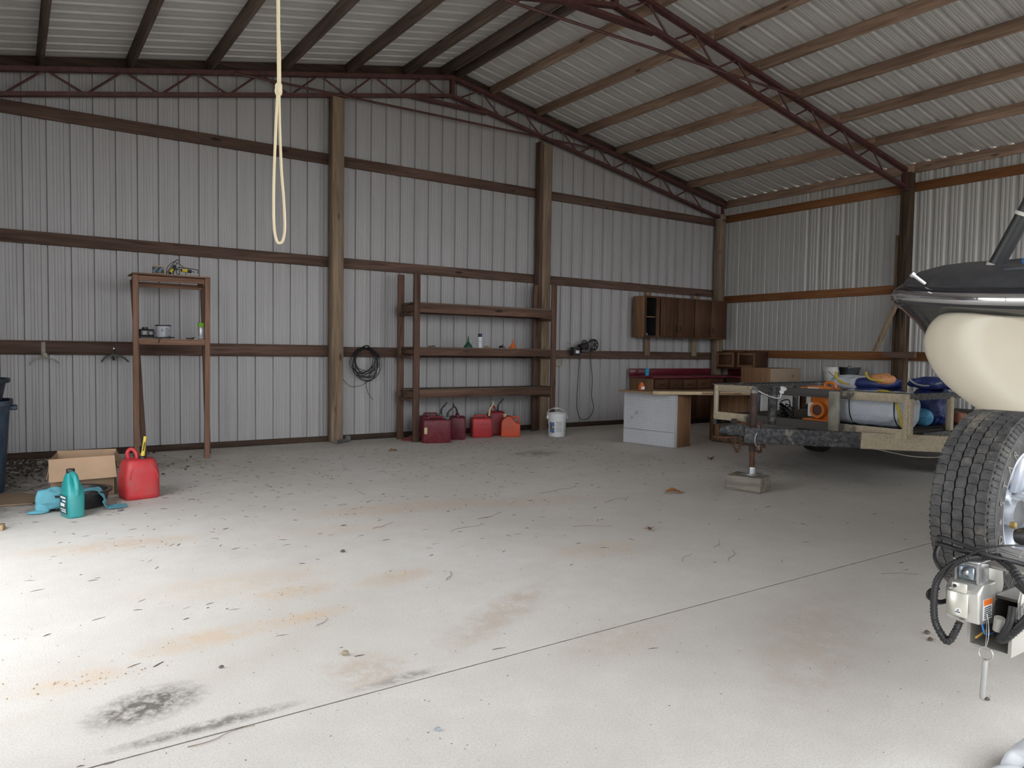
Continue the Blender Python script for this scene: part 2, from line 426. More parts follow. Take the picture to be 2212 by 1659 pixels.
# ---- posts
def post(label, x0, x1, y0, y1, z1, m=None):
    cx, cy = (x0 + x1) / 2, (y0 + y1) / 2
    bm = bevel(box(B(), x0 - cx, x1 - cx, y0 - cy, y1 - cy, 0, z1), 0.006, 1)
    return tag(obj('timber_post', bm, m or post_m(2), None, (cx, cy, 0)), label, 'post')
post('square tan timber post on the gable wall next to the black cable coil', *P1, -0.205, -0.041, 4.66)
t = thing('timber_post', 'doubled timber post on the gable wall behind the big shelving unit', 'post', (-4.58, -0.12, 0))
obj('main_timber', bevel(box(B(), -0.075, 0.085, -0.085, 0.079, 0, 4.62), 0.006, 1), post_m(2), t)
obj('side_board', bevel(box(B(), -0.125, -0.078, -0.06, 0.079, 0, 4.66), 0.004, 1), girt_m(2), t)
post('corner timber post between the gable wall and side wall', -0.37, -0.22, -0.195, -0.045, 4.0)
t = thing('timber_post', 'dark-streaked timber post with knee brace on the right side wall', 'post', (-0.137, -3.675, 0))
DKP = wood('tarred_timber', (0.012, 0.010, 0.009), (0.19, 0.125, 0.075), 2, knots=False)
obj('main_timber', bevel(box(B(), -0.075, 0.075, -0.075, 0.075, 0, 4.16), 0.006, 1), DKP, t)
obj('brace', bar(B(), (-0.24, 0.30, 1.37), (-0.24, -0.02, 2.12), 0.04, 0.09, up=(1, 0, 0)), post_m(2), t)
obj('cleat', box(B(), -0.16, -0.08, -0.28, 0.22, 1.27, 1.36), girt_m(1), t)
obj('side_board', box(B(), -0.075, 0.07, 0.078, 0.12, 0, 3.2), DKP, t)
for lab, x, y in (('timber post at the near end of the right side wall', -0.137, -7.33), ('timber post beside the open bay, left of the trash bins', XL + 0.12, -3.66), ('timber post at the near side of the open left bay', XL + 0.12, -7.33)):
    post(lab, x - 0.075, x + 0.075, y - 0.075, y + 0.075, PBz(x) - 0.05)

# ---- steel trusses
def truss(label, y):
    t = thing('roof_truss', label, 'truss', (XP, y, 0))
    X0, X1 = XL + 0.28, XR - 0.26
    def top(x): return PBz(x) - 0.028
    def bot(x): return PBz(x) - 0.295
    xs = lambda x: x - XP
    for xa, xb in ((X0, XP), (XP, X1)):
        bm = B()
        for dy in (-0.022, 0.022): bar(bm, (xs(xa), dy, top(xa)), (xs(xb), dy, top(xb)), 0.036, 0.05)
        obj('top_chord', bm, red_m, t)
        bm = B()
        for dy in (-0.022, 0.022): bar(bm, (xs(xa), dy, bot(xa)), (xs(xb), dy, bot(xb)), 0.036, 0.045)
        obj('bottom_chord', bm, red_m, t)
        n = 15; sg = 1 if xa < XP else -1
        e = X0 if xa < XP else X1
        def nd(k):
            x = XP - sg * (0.10 + 0.385 * k)
            if k == n: x = e + sg * 0.03
            return (xs(x), 0, bot(x) if k % 2 == 0 else top(x))
        for k in range(n - 1):
            p, q = nd(k), nd(k + 1)
            obj('web_bar', tube(B(), [p, q], 0.014, 6), red_m, t)
        obj('end_post', bar(B(), (xs(e), 0, top(e)), (xs(e), 0, bot(e)), 0.05, 0.05), red_m, t)
        obj('seat_bracket', box(B(), xs(e) - 0.05, xs(e) + 0.05, -0.06, 0.06, bot(e) - 0.05, bot(e) - 0.022), red_m, t)
    obj('ridge_post', box(B(), -0.03, 0.03, -0.035, 0.035, bot(XP) - 0.02, top(XP) + 0.02), red_m, t)
    obj('collar_tie', tube(B(), [(xs(-9.45), -0.045, 4.68), (xs(-3.12), -0.045, 4.72)], 0.016, 6), red_m, t)
    obj('peak_tie', box(B(), xs(-7.02), xs(-5.72), -0.05, 0.05, 4.885, 4.925), red_m, t)
    return t
truss('dark red steel web truss against the gable wall', -0.145)
truss('dark red steel web truss crossing the roof ahead, over the side-wall post', -3.69)
truss('dark red steel web truss overhead holding the rope loop', -7.33)
# ================================================================== MATERIALS FOR THINGS
blackp = plain('black_plastic', (0.018, 0.018, 0.020), 0.45, 0, 0.3, 8, 0.10)
blackr = plain('black_rubber', (0.012, 0.012, 0.013), 0.5, 0, 0.3, 10)
whitep = plain('white_plastic', (0.68, 0.69, 0.70), 0.4, 0, 0.06, 5)
zinc = plain('zinc_steel', (0.55, 0.56, 0.57), 0.32, 0.85, 0.2, 9)
greysteel = plain('grey_steel', (0.22, 0.22, 0.22), 0.5, 0.5, 0.3, 8)
tan_card = plain('cardboard', (0.43, 0.29, 0.185), 0.85, 0, 0.12, 4, 0.08)
dark_card = plain('cardboard_inner', (0.30, 0.21, 0.14), 0.88, 0, 0.14, 4)
yellow = plain('yellow_plastic', (0.62, 0.47, 0.03), 0.45, 0, 0.12, 6)
rustm = plain('rusty_steel', (0.13, 0.055, 0.030), 0.8, 0.2, 0.55, 14, 0.25, dustcol=(0.05, 0.045, 0.045), bumpy=0.3)
SH = ((0.062, 0.034, 0.025), (0.195, 0.115, 0.082))
def shelf_m(ax): return wood('shelf_timber', *SH, ax)
ST = ((0.16, 0.085, 0.055), (0.36, 0.215, 0.15))
def stand_m(ax): return wood('stand_timber', *ST, ax)

# ================================================================== ROPE LOOP
t = thing('hanging_rope', 'cream rope knotted into a long loop hanging from the truss', 'rope', (-11.04, -7.30, 0))
ropem, nt, b_ = new_mat('cream_rope'); v_ = coords(nt, (60, 60, 160), False)
wv = N(nt, 'ShaderNodeTexWave', wave_type='BANDS', bands_direction='DIAGONAL'); wv.inputs['Scale'].default_value = 2.2
nt.links.new(v_, wv.inputs['Vector'])
nt.links.new(ramp(nt, wv.outputs['Fac'], [(0.1, (0.40, 0.33, 0.20)), (0.6, (0.72, 0.63, 0.44))]), b_.inputs['Base Color']); b_.inputs['Roughness'].default_value = 0.8
def rp(px): return px
loop = spline([(0.000, 0, 2.165), (-0.006, 0, 2.05), (-0.012, 0, 1.90), (-0.014, 0, 1.79), (-0.012, 0, 1.70), (-0.004, 0, 1.66), (0.006, 0, 1.652), (0.018, 0, 1.665), (0.024, 0, 1.71), (0.020, 0, 1.80), (0.012, 0, 1.90), (0.006, 0, 2.05), (0.004, 0, 2.165)], 6)
obj('loop', tube(B(), loop, 0.0048, 8), ropem, t)
obj('drop_line', tube(B(), [(0.002, 0, 2.16), (0.000, 0, 2.4), (-0.003, 0, 3.0), (-0.004, 0, 4.02)], 0.0048, 8), ropem, t)
obj('tail_line', tube(B(), spline([(0.008, 0.004, 2.16), (0.007, 0.004, 2.3), (0.004, 0.004, 2.42), (0.006, 0.003, 3.0), (0.0, 0.003, 4.02)], 5), 0.0045, 8), ropem, t)
kn = B()
lathe(kn, [(0.002, -0.022), (0.010, -0.017), (0.0125, -0.005), (0.011, 0.004), (0.0125, 0.012), (0.009, 0.020), (0.002, 0.024)], 12, Matrix.Translation((0.003, 0.001, 2.165)))
obj('knot', jitter(kn, 0.002, 90), ropem, t)

# ================================================================== LEFT CORNER
# trash bin with a tub nested on its rim
t = thing('trash_bin', 'tall dark blue trash bin at the left edge', 'trash bin', (-12.06, -2.0, 0))
binm = plain('dark_blue_plastic', (0.020, 0.042, 0.075), 0.5, 0, 0.25, 5, 0.15)
def rsq(h, z, k=4.0, n=32, cx=0, cy=0, hy=None):
    hy = hy or h; out = []
    for i in range(n):
        a = 2 * PI * i / n; c_, s_ = math.cos(a), math.sin(a)
        out.append((cx + h * math.copysign(abs(c_) ** (2 / k), c_), cy + hy * math.copysign(abs(s_) ** (2 / k), s_), z))
    return out
obj('bin_body', loft(B(), [rsq(.205, 0), rsq(.215, .02), rsq(.262, .74), rsq(.268, .76), rsq(.285, .762), rsq(.285, .80), rsq(.262, .80), rsq(.20, .06)]), binm, t)
obj('sticker', loft(B(), [[(.262 * math.cos(a) ** .5 if 0 else x, y, z) for x, y in ((-.16, -.218 - (z - .02) * .0653), (.10, -.218 - (z - .02) * .0653))] for z in (.46, .60, .76)], False, False), plain('scuffed_grey_panel', (0.20, 0.21, 0.23), 0.6, 0, 0.35, 9), t)
for s in (-1, 1): obj('handle', bevel(box(B(), s * .285 - .03, s * .285 + .03, -.07, .07, .71, .75), .01, 2), binm, t)
t = thing('plastic_tub', 'black plastic tub sitting on top of the dark blue trash bin', 'tub', (-12.06, -2.0, 0.802))
obj('tub_body', loft(B(), [rsq(.205, 0, 3), rsq(.235, .15, 3), rsq(.265, .152, 3), rsq(.268, .185, 3), rsq(.245, .187, 3), rsq(.205, .03, 3)]), plain('tub_plastic', (0.014, 0.022, 0.034), 0.5, 0, 0.2, 6, 0.12), t)

# flattened cardboard, wood offcut
bm = B(); prism(bm, [(-.28, -.26), (.17, -.33), (.26, -.02), (.10, .24), (-.25, .27)], 2, 0.004, 0.012)
tag(obj('flat_cardboard', bm, dark_card, None, (-11.83, -2.48, 0)), 'flattened grey-brown cardboard lying in front of the trash bin', 'cardboard')
bm = bevel(bar(B(), (0, 0, 0.019), (-0.35, 0.06, 0.019), 0.09, 0.036), .003, 1)
tag(obj('wood_offcut', bm, wood('pine_offcut', (0.42, 0.29, 0.15), (0.62, 0.46, 0.28), 0, knots=False), None, (-11.845, -3.66, 0.0)), 'pale pine board end poking in at the left edge', 'board')

# cardboard carton, front flap folded down
t = thing('cardboard_box', 'open cardboard box with its front flap folded down, beside the red gas can', 'box', (-11.265, -2.46, 0), math.radians(-9))
W_, D_, H_ = .46, .42, .35; th = .006
obj('base_panel', box(B(), -W_/2, W_/2, -D_/2, D_/2, 0, th), dark_card, t)
obj('front_panel', box(B(), -W_/2, W_/2, -D_/2, -D_/2 + th, th, H_ - .02), dark_card, t)
obj('back_panel', box(B(), -W_/2, W_/2, D_/2 - th, D_/2, th, H_), tan_card, t)
for s in (-1, 1): obj('side_panel', box(B(), s * W_/2 - th/2, s * W_/2 + th/2, -D_/2, D_/2, th, H_ - .02), tan_card, t)
bm = B(); loft(bm, [[(-W_/2 - .015, -D_/2 - .004, H_ - .02), (W_/2 + .01, -D_/2 - .004, H_ - .005), (W_/2 + .01, -D_/2 - .011, H_ - .003), (-W_/2 - .015, -D_/2 - .011, H_ - .018)],
               [(-W_/2 - .005, -D_/2 - .085, H_ - .20), (W_/2 + .03, -D_/2 - .085, H_ - .18), (W_/2 + .03, -D_/2 - .092, H_ - .178), (-W_/2 - .005, -D_/2 - .092, H_ - .198)]])
obj('front_flap', bm, tan_card, t)
for s in (-1, 1):
    a = [(s * (W_/2 + .003), -D_/2, H_ - .02), (s * (W_/2 + .003), D_/2, H_ - .02)]
    e = .09 if s > 0 else .03
    loft_pts = [[a[0], a[1], (a[1][0], a[1][1], a[1][2] + .006), (a[0][0], a[0][1], a[0][2] + .006)],
                [(s * (W_/2 + e), -D_/2 + .02, H_ - .19), (s * (W_/2 + e), D_/2 - .02, H_ - .19), (s * (W_/2 + e + .006), D_/2 - .02, H_ - .187), (s * (W_/2 + e + .006), -D_/2 + .02, H_ - .187)]]
    obj('side_flap', loft(B(), loft_pts), tan_card, t)

# drain pan, rags, oil jug
t = thing('drain_pan', 'round black oil drain pan behind the teal jug', 'pan', (-11.37, -3.05, 0))
obj('pan_body', lathe(B(), [(.0, .004), (.195, 0), (.21, .01), (.232, .115), (.255, .118), (.258, .135), (.222, .132), (.205, .06), (.0, .05)], 40), blackp, t)
ragm = plain('cyan_rag', (0.12, 0.37, 0.46), 0.9, 0, 0.2, 5, 0.25, bumpy=0.3, dustcol=(0.10, 0.13, 0.12))
def rag(label, path, wd, loc, seed, amp=.012):
    """cloth strip following path (side profile), with folds across"""
    P = spline(path, 7); n = 15; secs = []
    for i, p in enumerate(P):
        row = []
        for k in range(n):
            u = k / (n - 1) - .5
            q = Vector((p.x + u * wd[0] + .02 * mnoise.noise(Vector((i * .16, u * 3, seed))), p.y + u * wd[1], p.z + amp * mnoise.noise(Vector((u * 7, i * .18, seed + 4)))))
            q.z = max(q.z, 0.006 + .004 * abs(mnoise.noise(Vector((u * 9, i * .3, seed + 8)))))
            row.append(q)
        secs.append(row)
    bm = loft(B(), secs, False, False)
    o = obj('shop_rag', bm, ragm, None, loc, smooth=80)
    md = o.modifiers.new('cloth', 'SOLIDIFY'); md.thickness = .004; md.offset = 1
    return tag(o, label, 'rag')
def crumple(c, r, seed, n=44, m=26, amp=.2, folds=.08):
    bm = B(); rings = []
    for i in range(1, m):
        ph = -PI / 2 + PI * i / m; row = []
        for j in range(n):
            th = 2 * PI * j / n
            p = Vector((r[0] * math.cos(ph) * math.cos(th), r[1] * math.cos(ph) * math.sin(th), r[2] * math.sin(ph)))
            d = 1 + amp * mnoise.noise(p * 9 + Vector((seed, 0, 0))) + folds * math.sin(8 * mnoise.noise(p * 11 + Vector((0, seed, 0))))
            q = Vector(c) + p * d; q.z = max(q.z, .004); row.append(bm.verts.new(q))
        rings.append(row)
    loft_rings(bm, rings, True, False, True); return bm
t = thing('shop_rag', 'stained light blue rag bunched over the left rim of the drain pan', 'rag', (-11.555, -3.20, 0))
obj('bunched_cloth', crumple((.03, .02, .105), (.125, .075, .085), 3), ragm, t, smooth=80)
obj('hanging_corner', crumple((-.045, -.01, .045), (.05, .035, .05), 6), ragm, t, smooth=80)
obj('floor_corner', crumple((-.085, -.015, .012), (.065, .035, .016), 8), ragm, t, smooth=80)
o_ = rag('light blue rag hanging off the right rim of the drain pan onto the floor', [(-.10, .07, .120), (-.05, .03, .143), (.01, .0, .145), (.035, -.03, .105), (.045, -.05, .055), (.06, -.065, .014), (.12, -.06, .008), (.20, -.05, .008)], (-.02, -.14), (-11.235, -3.19, 0), 9, .010)
t = thing('oil_jug', 'teal plastic motor oil jug standing on the concrete', 'jug', (-11.42, -3.43, 0), math.radians(106))
teal = plain('teal_plastic', (0.02, 0.27, 0.27), 0.33, 0, 0.15, 5, 0.12)
def jsec(z, hx, hy, cx=0): return rsq(hx, z, 4.5, 28, cx, 0, hy)
obj('jug_body', loft(B(), [jsec(0, .085, .055), jsec(.008, .095, .062), jsec(.17, .096, .063), jsec(.215, .088, .058, .004), jsec(.255, .062, .048, .016), jsec(.30, .040, .036, .026), jsec(.318, .030, .03, .03), jsec(.325, .026, .026, .03)]), teal, t)
obj('handle', tube(B(), spline([(-.088, 0, .17), (-.09, 0, .23), (-.066, 0, .296), (-.02, 0, .322), (.02, 0, .318)], 7), [.020] * 28 + [.02], 12), teal, t)
obj('cap', lathe(B(), [(.027, 0), (.029, .002), (.029, .03), (.026, .034)], 24, Matrix.Translation((.03, 0, .322))), blackp, t)
lab_ = obj('front_label', bevel(box(B(), -.07, .065, .062, .0645, .03, .17), .0008, 1), plain('jug_label', (0.03, 0.09, 0.10), 0.4, 0, 0.3, 20), t)
wht = plain('label_white', (0.75, 0.76, 0.76), 0.5, 0, 0.05, 5)
for k, (a, b2, z0, z1) in enumerate(((-.05, .045, .145, .158), (-.05, .01, .12, .132), (-.03, .045, .085, .108), (-.055, .03, .045, .052), (-.055, .05, .06, .066))):
    obj('label_print', box(B(), a, b2, .0645, .0655, z0, z1), wht, lab_)

# ================================================================== GAS CANS
def gascan(label, loc, rot, size, col, style, spout=None, name='gas_can', dust=0.25, group=None, spoutdir=0.0):
    """size (w,d,h body). style: 'round' (modern, moulded handle loop), 'slab' (long handle bar on top), 'wedge'."""
    w_, d_, h_ = size
    t = thing(name, label, 'gas can', loc, rot, group)
    m = plain('can_plastic_%02d%02d%02d' % tuple(int(c * 99) for c in col), col, 0.5, 0, 0.18, 5, dust, dustcol=(0.22, 0.16, 0.14))
    hx, hy = w_ / 2, d_ / 2
    if style == 'round':
        secs = [rsq(hx * .90, 0, 5, 32, 0, 0, hy * .90), rsq(hx * .985, .012, 5, 32, 0, 0, hy * .985), rsq(hx, .04, 5, 32, 0, 0, hy), rsq(hx * .99, h_ * .60, 5, 32, 0, 0, hy * .985), rsq(hx * .93, h_ * .80, 4.5, 32, 0, 0, hy * .93), rsq(hx * .84, h_ * .93, 4, 32, 0, 0, hy * .84), rsq(hx * .78, h_ * .975, 4, 32, 0, 0, hy * .77), rsq(hx * .66, h_, 4, 32, 0, 0, hy * .65)]
        obj('can_body', loft(B(), secs), m, t)
        hb = tube(B(), spline([(-hx * .42, hy * .45, h_ - .02), (-hx * .50, hy * .46, h_ + .045), (-hx * .30, hy * .40, h_ + .075), (-hx * .10, hy * .2, h_ + .045), (-hx * .06, hy * .1, h_ - .01)], 8), .017, 10)
        obj('handle', hb, m, t)
        neck = Vector((hx * .12, -hy * .35, h_ - .004))
        for s in (-1, 1): obj('side_rib', tube(B(), [(s * hx * .78, -hy * .985, h_ * .52), (s * hx * .72, -hy * .955, h_ * .66), (s * hx * .52, -hy * .86, h_ * .84)], .006, 8), m, t)
    elif style == 'slab':
        secs = [rsq(hx * .93, 0, 7, 36, 0, 0, hy * .9), rsq(hx, .012, 7, 36, 0, 0, hy), rsq(hx, h_ * .80, 7, 36, 0, 0, hy), rsq(hx * .98, h_ * .86, 6, 36, 0, 0, hy * .96), rsq(hx * .93, h_ * .885, 6, 36, 0, 0, hy * .84)]
        obj('can_body', loft(B(), secs), m, t)
        e = .012
        obj('handle', bevel(bar(bar(bar(B(), (-hx * .62, 0, h_ * .86), (-hx * .50, 0, h_ + .0), .045, .03, (1, 0, 0)), (-hx * .56, 0, h_ - .008), (hx * .42, 0, h_ - .008), .042, .026), (hx * .36, 0, h_ - .005), (hx * .62, 0, h_ * .86), .045, .03, (1, 0, 0)), .006, 1), m, t)
        neck = Vector((hx * .80, 0, h_ * .87))
        # recessed swage line around the sides, raised lettering lines
        obj('seam_band', loft(B(), [rsq(hx * 1.004, h_ * .44, 7, 36, 0, 0, hy * 1.006), rsq(hx * 1.004, h_ * .455, 7, 36, 0, 0, hy * 1.006)], True, False), m, t)
    else:
        pr = [(-hx, 0), (hx, 0), (hx, h_ * .62), (hx * .52, h_ * .70), (hx * .30, h_ * .84), (hx * .05, h_ * .97), (-hx * .42, h_), (-hx * .80, h_ * .84), (-hx, h_ * .70)]
        obj('can_body', bevel(prism(B(), pr, 1, -hy, hy), .014, 2), m, t)
        obj('handle', tube(B(), spline([(hx * .80, 0, h_ * .64), (hx * .86, 0, h_ * .86), (hx * .58, 0, h_ * .93), (hx * .12, 0, h_ * .94)], 7), .016, 10), m, t)
        neck = Vector((-hx * .62, 0, h_ * .93))
    if spout:
        kind, ln, col2 = spout
        c_, s_ = math.cos(spoutdir), math.sin(spoutdir)
        sm = plain('spout_%s' % kind, {'yellow': (0.66, 0.50, 0.05), 'black': (0.02, 0.02, 0.02), 'cream': (0.62, 0.55, 0.28), 'beige': (0.50, 0.38, 0.24)}[kind], 0.45)
        obj('collar', lathe(B(), [(.026, 0), (.028, .003), (.028, .022), (.022, .03), (.016, .034)], 20, Matrix.Translation(neck - Vector((0, 0, .006)))), plain('spout_collar_' + col2, {'black': (0.02, 0.02, 0.02), 'teal': (0.06, 0.30, 0.24), 'beige': (0.5, 0.38, 0.24)}[col2], 0.5), t)
        if kind == 'beige':
            obj('cap', lathe(B(), [(.030, 0), (.032, .004), (.032, .02), (.027, .026), (.02, .024)], 20, Matrix.Translation(neck + Vector((0, 0, .024)))), sm, t)
        elif kind == 'yellow':
            p0 = neck + Vector((0, 0, .02)); p1 = p0 + Vector((.028 * c_, .028 * s_, ln))
            obj('spout', tube(B(), [p0, p0 + (p1 - p0) * .3, p1 - (p1 - p0) * .04, p1], [.017, .015, .013, .011], 12), sm, t)
            obj('spout_vent', bar(B(), p0 + Vector((-.013 * s_ + .004, -.014, .05)), p0 + Vector((.014 * c_, -.014, ln * .72)), .006, .006), blackp, t)
        else:
            p0 = neck + Vector((0, 0, .02)); p1 = p0 + Vector((.012 * c_, .012 * s_, ln * .5)); p2 = p1 + Vector((.05 * c_, .05 * s_, ln * .34)); p3 = p2 + Vector((.03 * c_ if kind == 'black' else -.01, .0, ln * .2))
            obj('spout', tube(B(), spline([p0, p1, p2, p3], 5), [.016] * 5 + [.012] * 5 + [.009] * 6, 10), sm, t)
    return t
RED = (0.50, 0.028, 0.035); BURG = (0.145, 0.010, 0.022)
gascan('large bright red gas can with a yellow spout beside the cardboard box', (-10.90, -2.90, 0), math.radians(10), (.285, .26, .335), RED, 'round', ('yellow', .17, 'black'), spoutdir=0.4, dust=.3)

# ================================================================== STAND BY THE GABLE WALL
t = thing('wooden_stand', 'narrow reddish wooden stand with one shelf against the gable wall', 'stand', (-10.29, -0.66, 0))
sm_, sx = stand_m(2), stand_m(0)
obj('leg', bevel(bar(B(), (-.365, -.195, 0), (-.365, -.195, 2.06), .055, .04, (0, 1, 0)), .002, 1), sm_, t)
obj('leg', bevel(bar(B(), (.365, -.195, 0), (.378, -.195, 2.065), .055, .04, (0, 1, 0)), .002, 1), sm_, t)
obj('leg', bevel(bar(B(), (-.235, .19, 0), (-.345, .16, 2.03), .055, .04, (0, 1, 0)), .002, 1), girt_m(2), t)
obj('leg', bevel(bar(B(), (.455, .17, 0), (.40, .16, 2.03), .055, .04, (0, 1, 0)), .002, 1), girt_m(2), t)
obj('rail', bevel(box(B(), -.335, .345, -.215, -.175, 2.0, 2.055), .002, 1), sx, t)
obj('rail', bevel(box(B(), -.335, .38, .13, .17, 1.955, 2.01), .002, 1), sx, t)
obj('top_board', bevel(box(B(), -.392, .405, -.215, .18, 2.067, 2.083), .002, 1), sx, t)
for s in (-.34, .36): obj('side_rail', box(B(), s - .02, s + .02, -.17, .16, 1.98, 2.05), stand_m(1), t)
obj('rail', bevel(box(B(), -.335, .345, -.215, -.175, 1.302, 1.352), .002, 1), sx, t)
obj('rail', bevel(box(B(), -.29, .39, .12, .16, 1.302, 1.352), .002, 1), girt_m(0), t)
obj('shelf_board', box(B(), -.335, .345, -.216, .16, 1.353, 1.368), sx, t)
# things on the stand
t = thing('small_carton', 'small black and kraft carton with blue lettering on top of the stand', 'box', (-10.405, -.73, 2.086), math.radians(-8))
bm = B(); prism(bm, [(-.062, 0), (.072, 0), (.055, .098), (-.062, .098)], 1, -.05, .05); obj('carton_body', bevel(bm, .002, 1), tan_card, t)
obj('printed_panel', prism(B(), [(-.060, .014), (.060, .014), (.048, .082), (-.060, .082)], 1, -.0515, -.0503), plain('black_print', (0.02, 0.025, 0.03), 0.6), t)
bl = plain('blue_print', (0.30, 0.52, 0.66), 0.6, 0, .05)
for dx in (-.030, .024): lettering('lettering', 'ZMA', .034, bl, t, Mface((dx, -.0522, .048), (.55, 0, .83), (-.83, 0, .55)))
def caulk(label, loc, rz, tilt):
    t = thing('caulking_gun', label, 'caulking gun', loc); M = Matrix.Rotation(rz, 4, 'Z') @ Matrix.Rotation(tilt, 4, 'Y')
    def T(p): return M @ Vector(p)
    fr = B(); tube(fr, spline([T(p) for p in ((.13, 0, .02), (.13, 0, .055), (.05, 0, .06), (-.06, 0, .058), (-.09, 0, .045))], 5), .0045, 6)
    obj('cradle_rod', fr, blackp, t)
    obj('plunger_rod', tube(B(), [T(p) for p in ((-.16, 0, .03), (.10, 0, .03))] , .004, 6), blackp, t)
    obj('barrel', tube(B(), [T((-.05, 0, .03)), T((.06, 0, .03))], .019, 12), blackp, t)
    obj('yellow_sleeve', tube(B(), [T((-.04, 0, .03)), T((.015, 0, .03))], .0205, 12), yellow, t)
    obj('trigger', tube(B(), spline([T(p) for p in ((-.09, 0, .045), (-.10, 0, .0), (-.075, 0, -.03))], 5), .005, 6), blackp, t)
    obj('grip', tube(B(), spline([T(p) for p in ((-.10, 0, .04), (-.13, 0, 0), (-.125, 0, -.035))], 5), .007, 6), blackp, t)
    return t
caulk('black wire-frame caulking gun standing tilted on the stand, nearer the carton', (-10.235, -.70, 2.135), 0.3, -0.95)
caulk('black wire-frame caulking gun lying flat on the stand, farther from the carton', (-10.12, -.72, 2.122), 0.05, 0.08)
t = thing('wire_handle', 'bent black wire handle arched over the caulking guns', 'wire', (-10.27, -.72, 2.086))
obj('wire', tube(B(), spline([(-.045, 0, .0), (-.045, 0, .08), (.02, 0, .155), (.06, 0, .15), (.13, 0, .10), (.16, .01, .02)], 5), .004, 6), blackp, t)
# shelf of the stand
t = thing('handheld_device', 'black portable device with grey screen on the stand shelf', 'device', (-10.535, -.74, 1.369), 0.1)
obj('device_body', bevel(box(B(), -.075, .085, -.035, .035, .02, .105), .02, 3), blackp, t)
obj('screen', bevel(box(B(), -.048, .0, -.0385, -.034, .04, .085), .003, 1), plain('grey_screen', (0.30, 0.32, 0.31), 0.3), t)
obj('top_dial', lathe(B(), [(.028, 0), (.032, .003), (.032, .018), (.026, .022)], 20, Matrix.Translation((-.01, 0, .104))), blackp, t)
obj('keypad', lathe(B(), [(.018, 0), (.018, .003)], 20, Matrix.Translation((.04, -.034, .06)) @ Matrix.Rotation(PI / 2, 4, 'X')), greysteel, t)
obj('foot', box(B(), -.07, .09, -.05, .05, 0, .02), blackp, t)
t = thing('paint_can', 'white-labelled paint can marked B with black lid on the stand shelf', 'paint can', (-10.355, -.70, 1.369))
obj('can_body', lathe(B(), [(.078, 0), (.080, .003), (.080, .142), (.078, .145)], 36), plain('can_label', (0.42, 0.44, 0.48), 0.5, 0, .12, 9), t)
obj('lid', lathe(B(), [(.081, 0), (.083, .003), (.083, .013), (.070, .015), (.068, .010), (0, .010)], 36, Matrix.Translation((0, 0, .142))), blackp, t)
def wrap(me_o, r):
    for v in me_o.data.vertices:
        a = v.co.x / r; d = -v.co.y
        v.co = Vector((d * math.sin(a), -d * math.cos(a), v.co.z))
dkp = plain('dark_print', (0.03, 0.035, 0.05), 0.6)
o = lettering('lettering', 'B', .042, dkp, t, Mface((-.022, -.0812, .095), (1, 0, 0), (0, 0, 1))); wrap(o, .081)
for k in range(6):
    bm = B(); z = .03 + .017 * k
    a0, a1 = (.10, .85 - .12 * (k % 3)); n = 6
    loft(bm, [[(.0808 * math.sin(a0 + (a1 - a0) * q / n), -.0808 * math.cos(a0 + (a1 - a0) * q / n), z + dz) for q in range(n + 1)] for dz in (0, .006)], False, False)
    obj('label_print', bm, dkp, t)
t = thing('black_cable', 'tangle of black cable beneath and behind the paint can', 'cable', (-10.36, -.72, 1.369))
pts = [(random.uniform(-.13, .14), random.uniform(-.10, .12), .008 + .014 * random.random()) for _ in range(16)]
obj('cable', tube(B(), spline(pts + [(-.04, -.145, .01), (-.07, -.158, -.05)], 5), .006, 6), blackp, t)
t = thing('spray_can', 'silver spray can with a lime green cap on the stand shelf', 'spray can', (-9.955, -.71, 1.369))
obj('can_body', lathe(B(), [(.030, 0), (.033, .004), (.033, .138), (.031, .143), (.026, .150)], 28), plain('silver_can', (0.55, 0.57, 0.60), 0.3, .5, .1), t)
obj('cap', lathe(B(), [(.0315, 0), (.0325, .003), (.0325, .046), (.029, .050)], 28, Matrix.Translation((0, 0, .146))), plain('lime_cap', (0.20, 0.55, 0.02), 0.4, 0, .08), t)
obj('label_band', lathe(B(), [(.0336, .018), (.0336, .03)], 28, None, False), whitep, t)
t = thing('spring_clip', 'small black spring clip on the stand shelf by the spray can', 'clip', (-10.085, -.76, 1.369), 0.2)
obj('jaw', bevel(box(B(), -.04, .045, -.012, .012, 0, .016), .004, 1), blackp, t); obj('handle', bar(B(), (.02, 0, .014), (.06, 0, .026), .02, .008), blackp, t)

# ================================================================== HOSE HANGERS ON THE LOW GIRT
t = thing('hose_hanger', 'beige metal hose hanger with thin curved arm on the low girt', 'hanger', (-11.48, -.042, 1.13))
bge = plain('beige_paint', (0.34, 0.32, 0.25), 0.6, 0, .2, 9)
obj('back_plate', bevel(box(B(), -.024, .018, -.006, 0, .035, .185), .002, 1), bge, t)
obj('socket', bevel(box(B(), -.012, .032, -.06, -.006, .0, .06), .004, 1), bge, t)
obj('curved_arm', tube(B(), spline([(-.14, -.10, -.072), (-.08, -.10, -.012), (.0, -.10, .012), (.08, -.10, -.008), (.145, -.10, -.055)], 6), .008, 8), bge, t)
obj('arm_rod', tube(B(), [(.01, -.03, .012), (.01, -.10, .012)], .012, 8), bge, t)
t = thing('hose_hanger', 'black metal hose hanger with curved arm on the low girt beside the stand', 'hanger', (-10.785, -.042, 1.13))
obj('back_plate', bevel(box(B(), -.012, .012, -.008, 0, -.02, .12), .002, 1), blackp, t)
obj('bolt_head', lathe(B(), [(.008, 0), (.008, .006)], 8, Matrix.Translation((0, -.014, .12)) @ Matrix.Rotation(PI / 2, 4, 'X')), zinc, t)
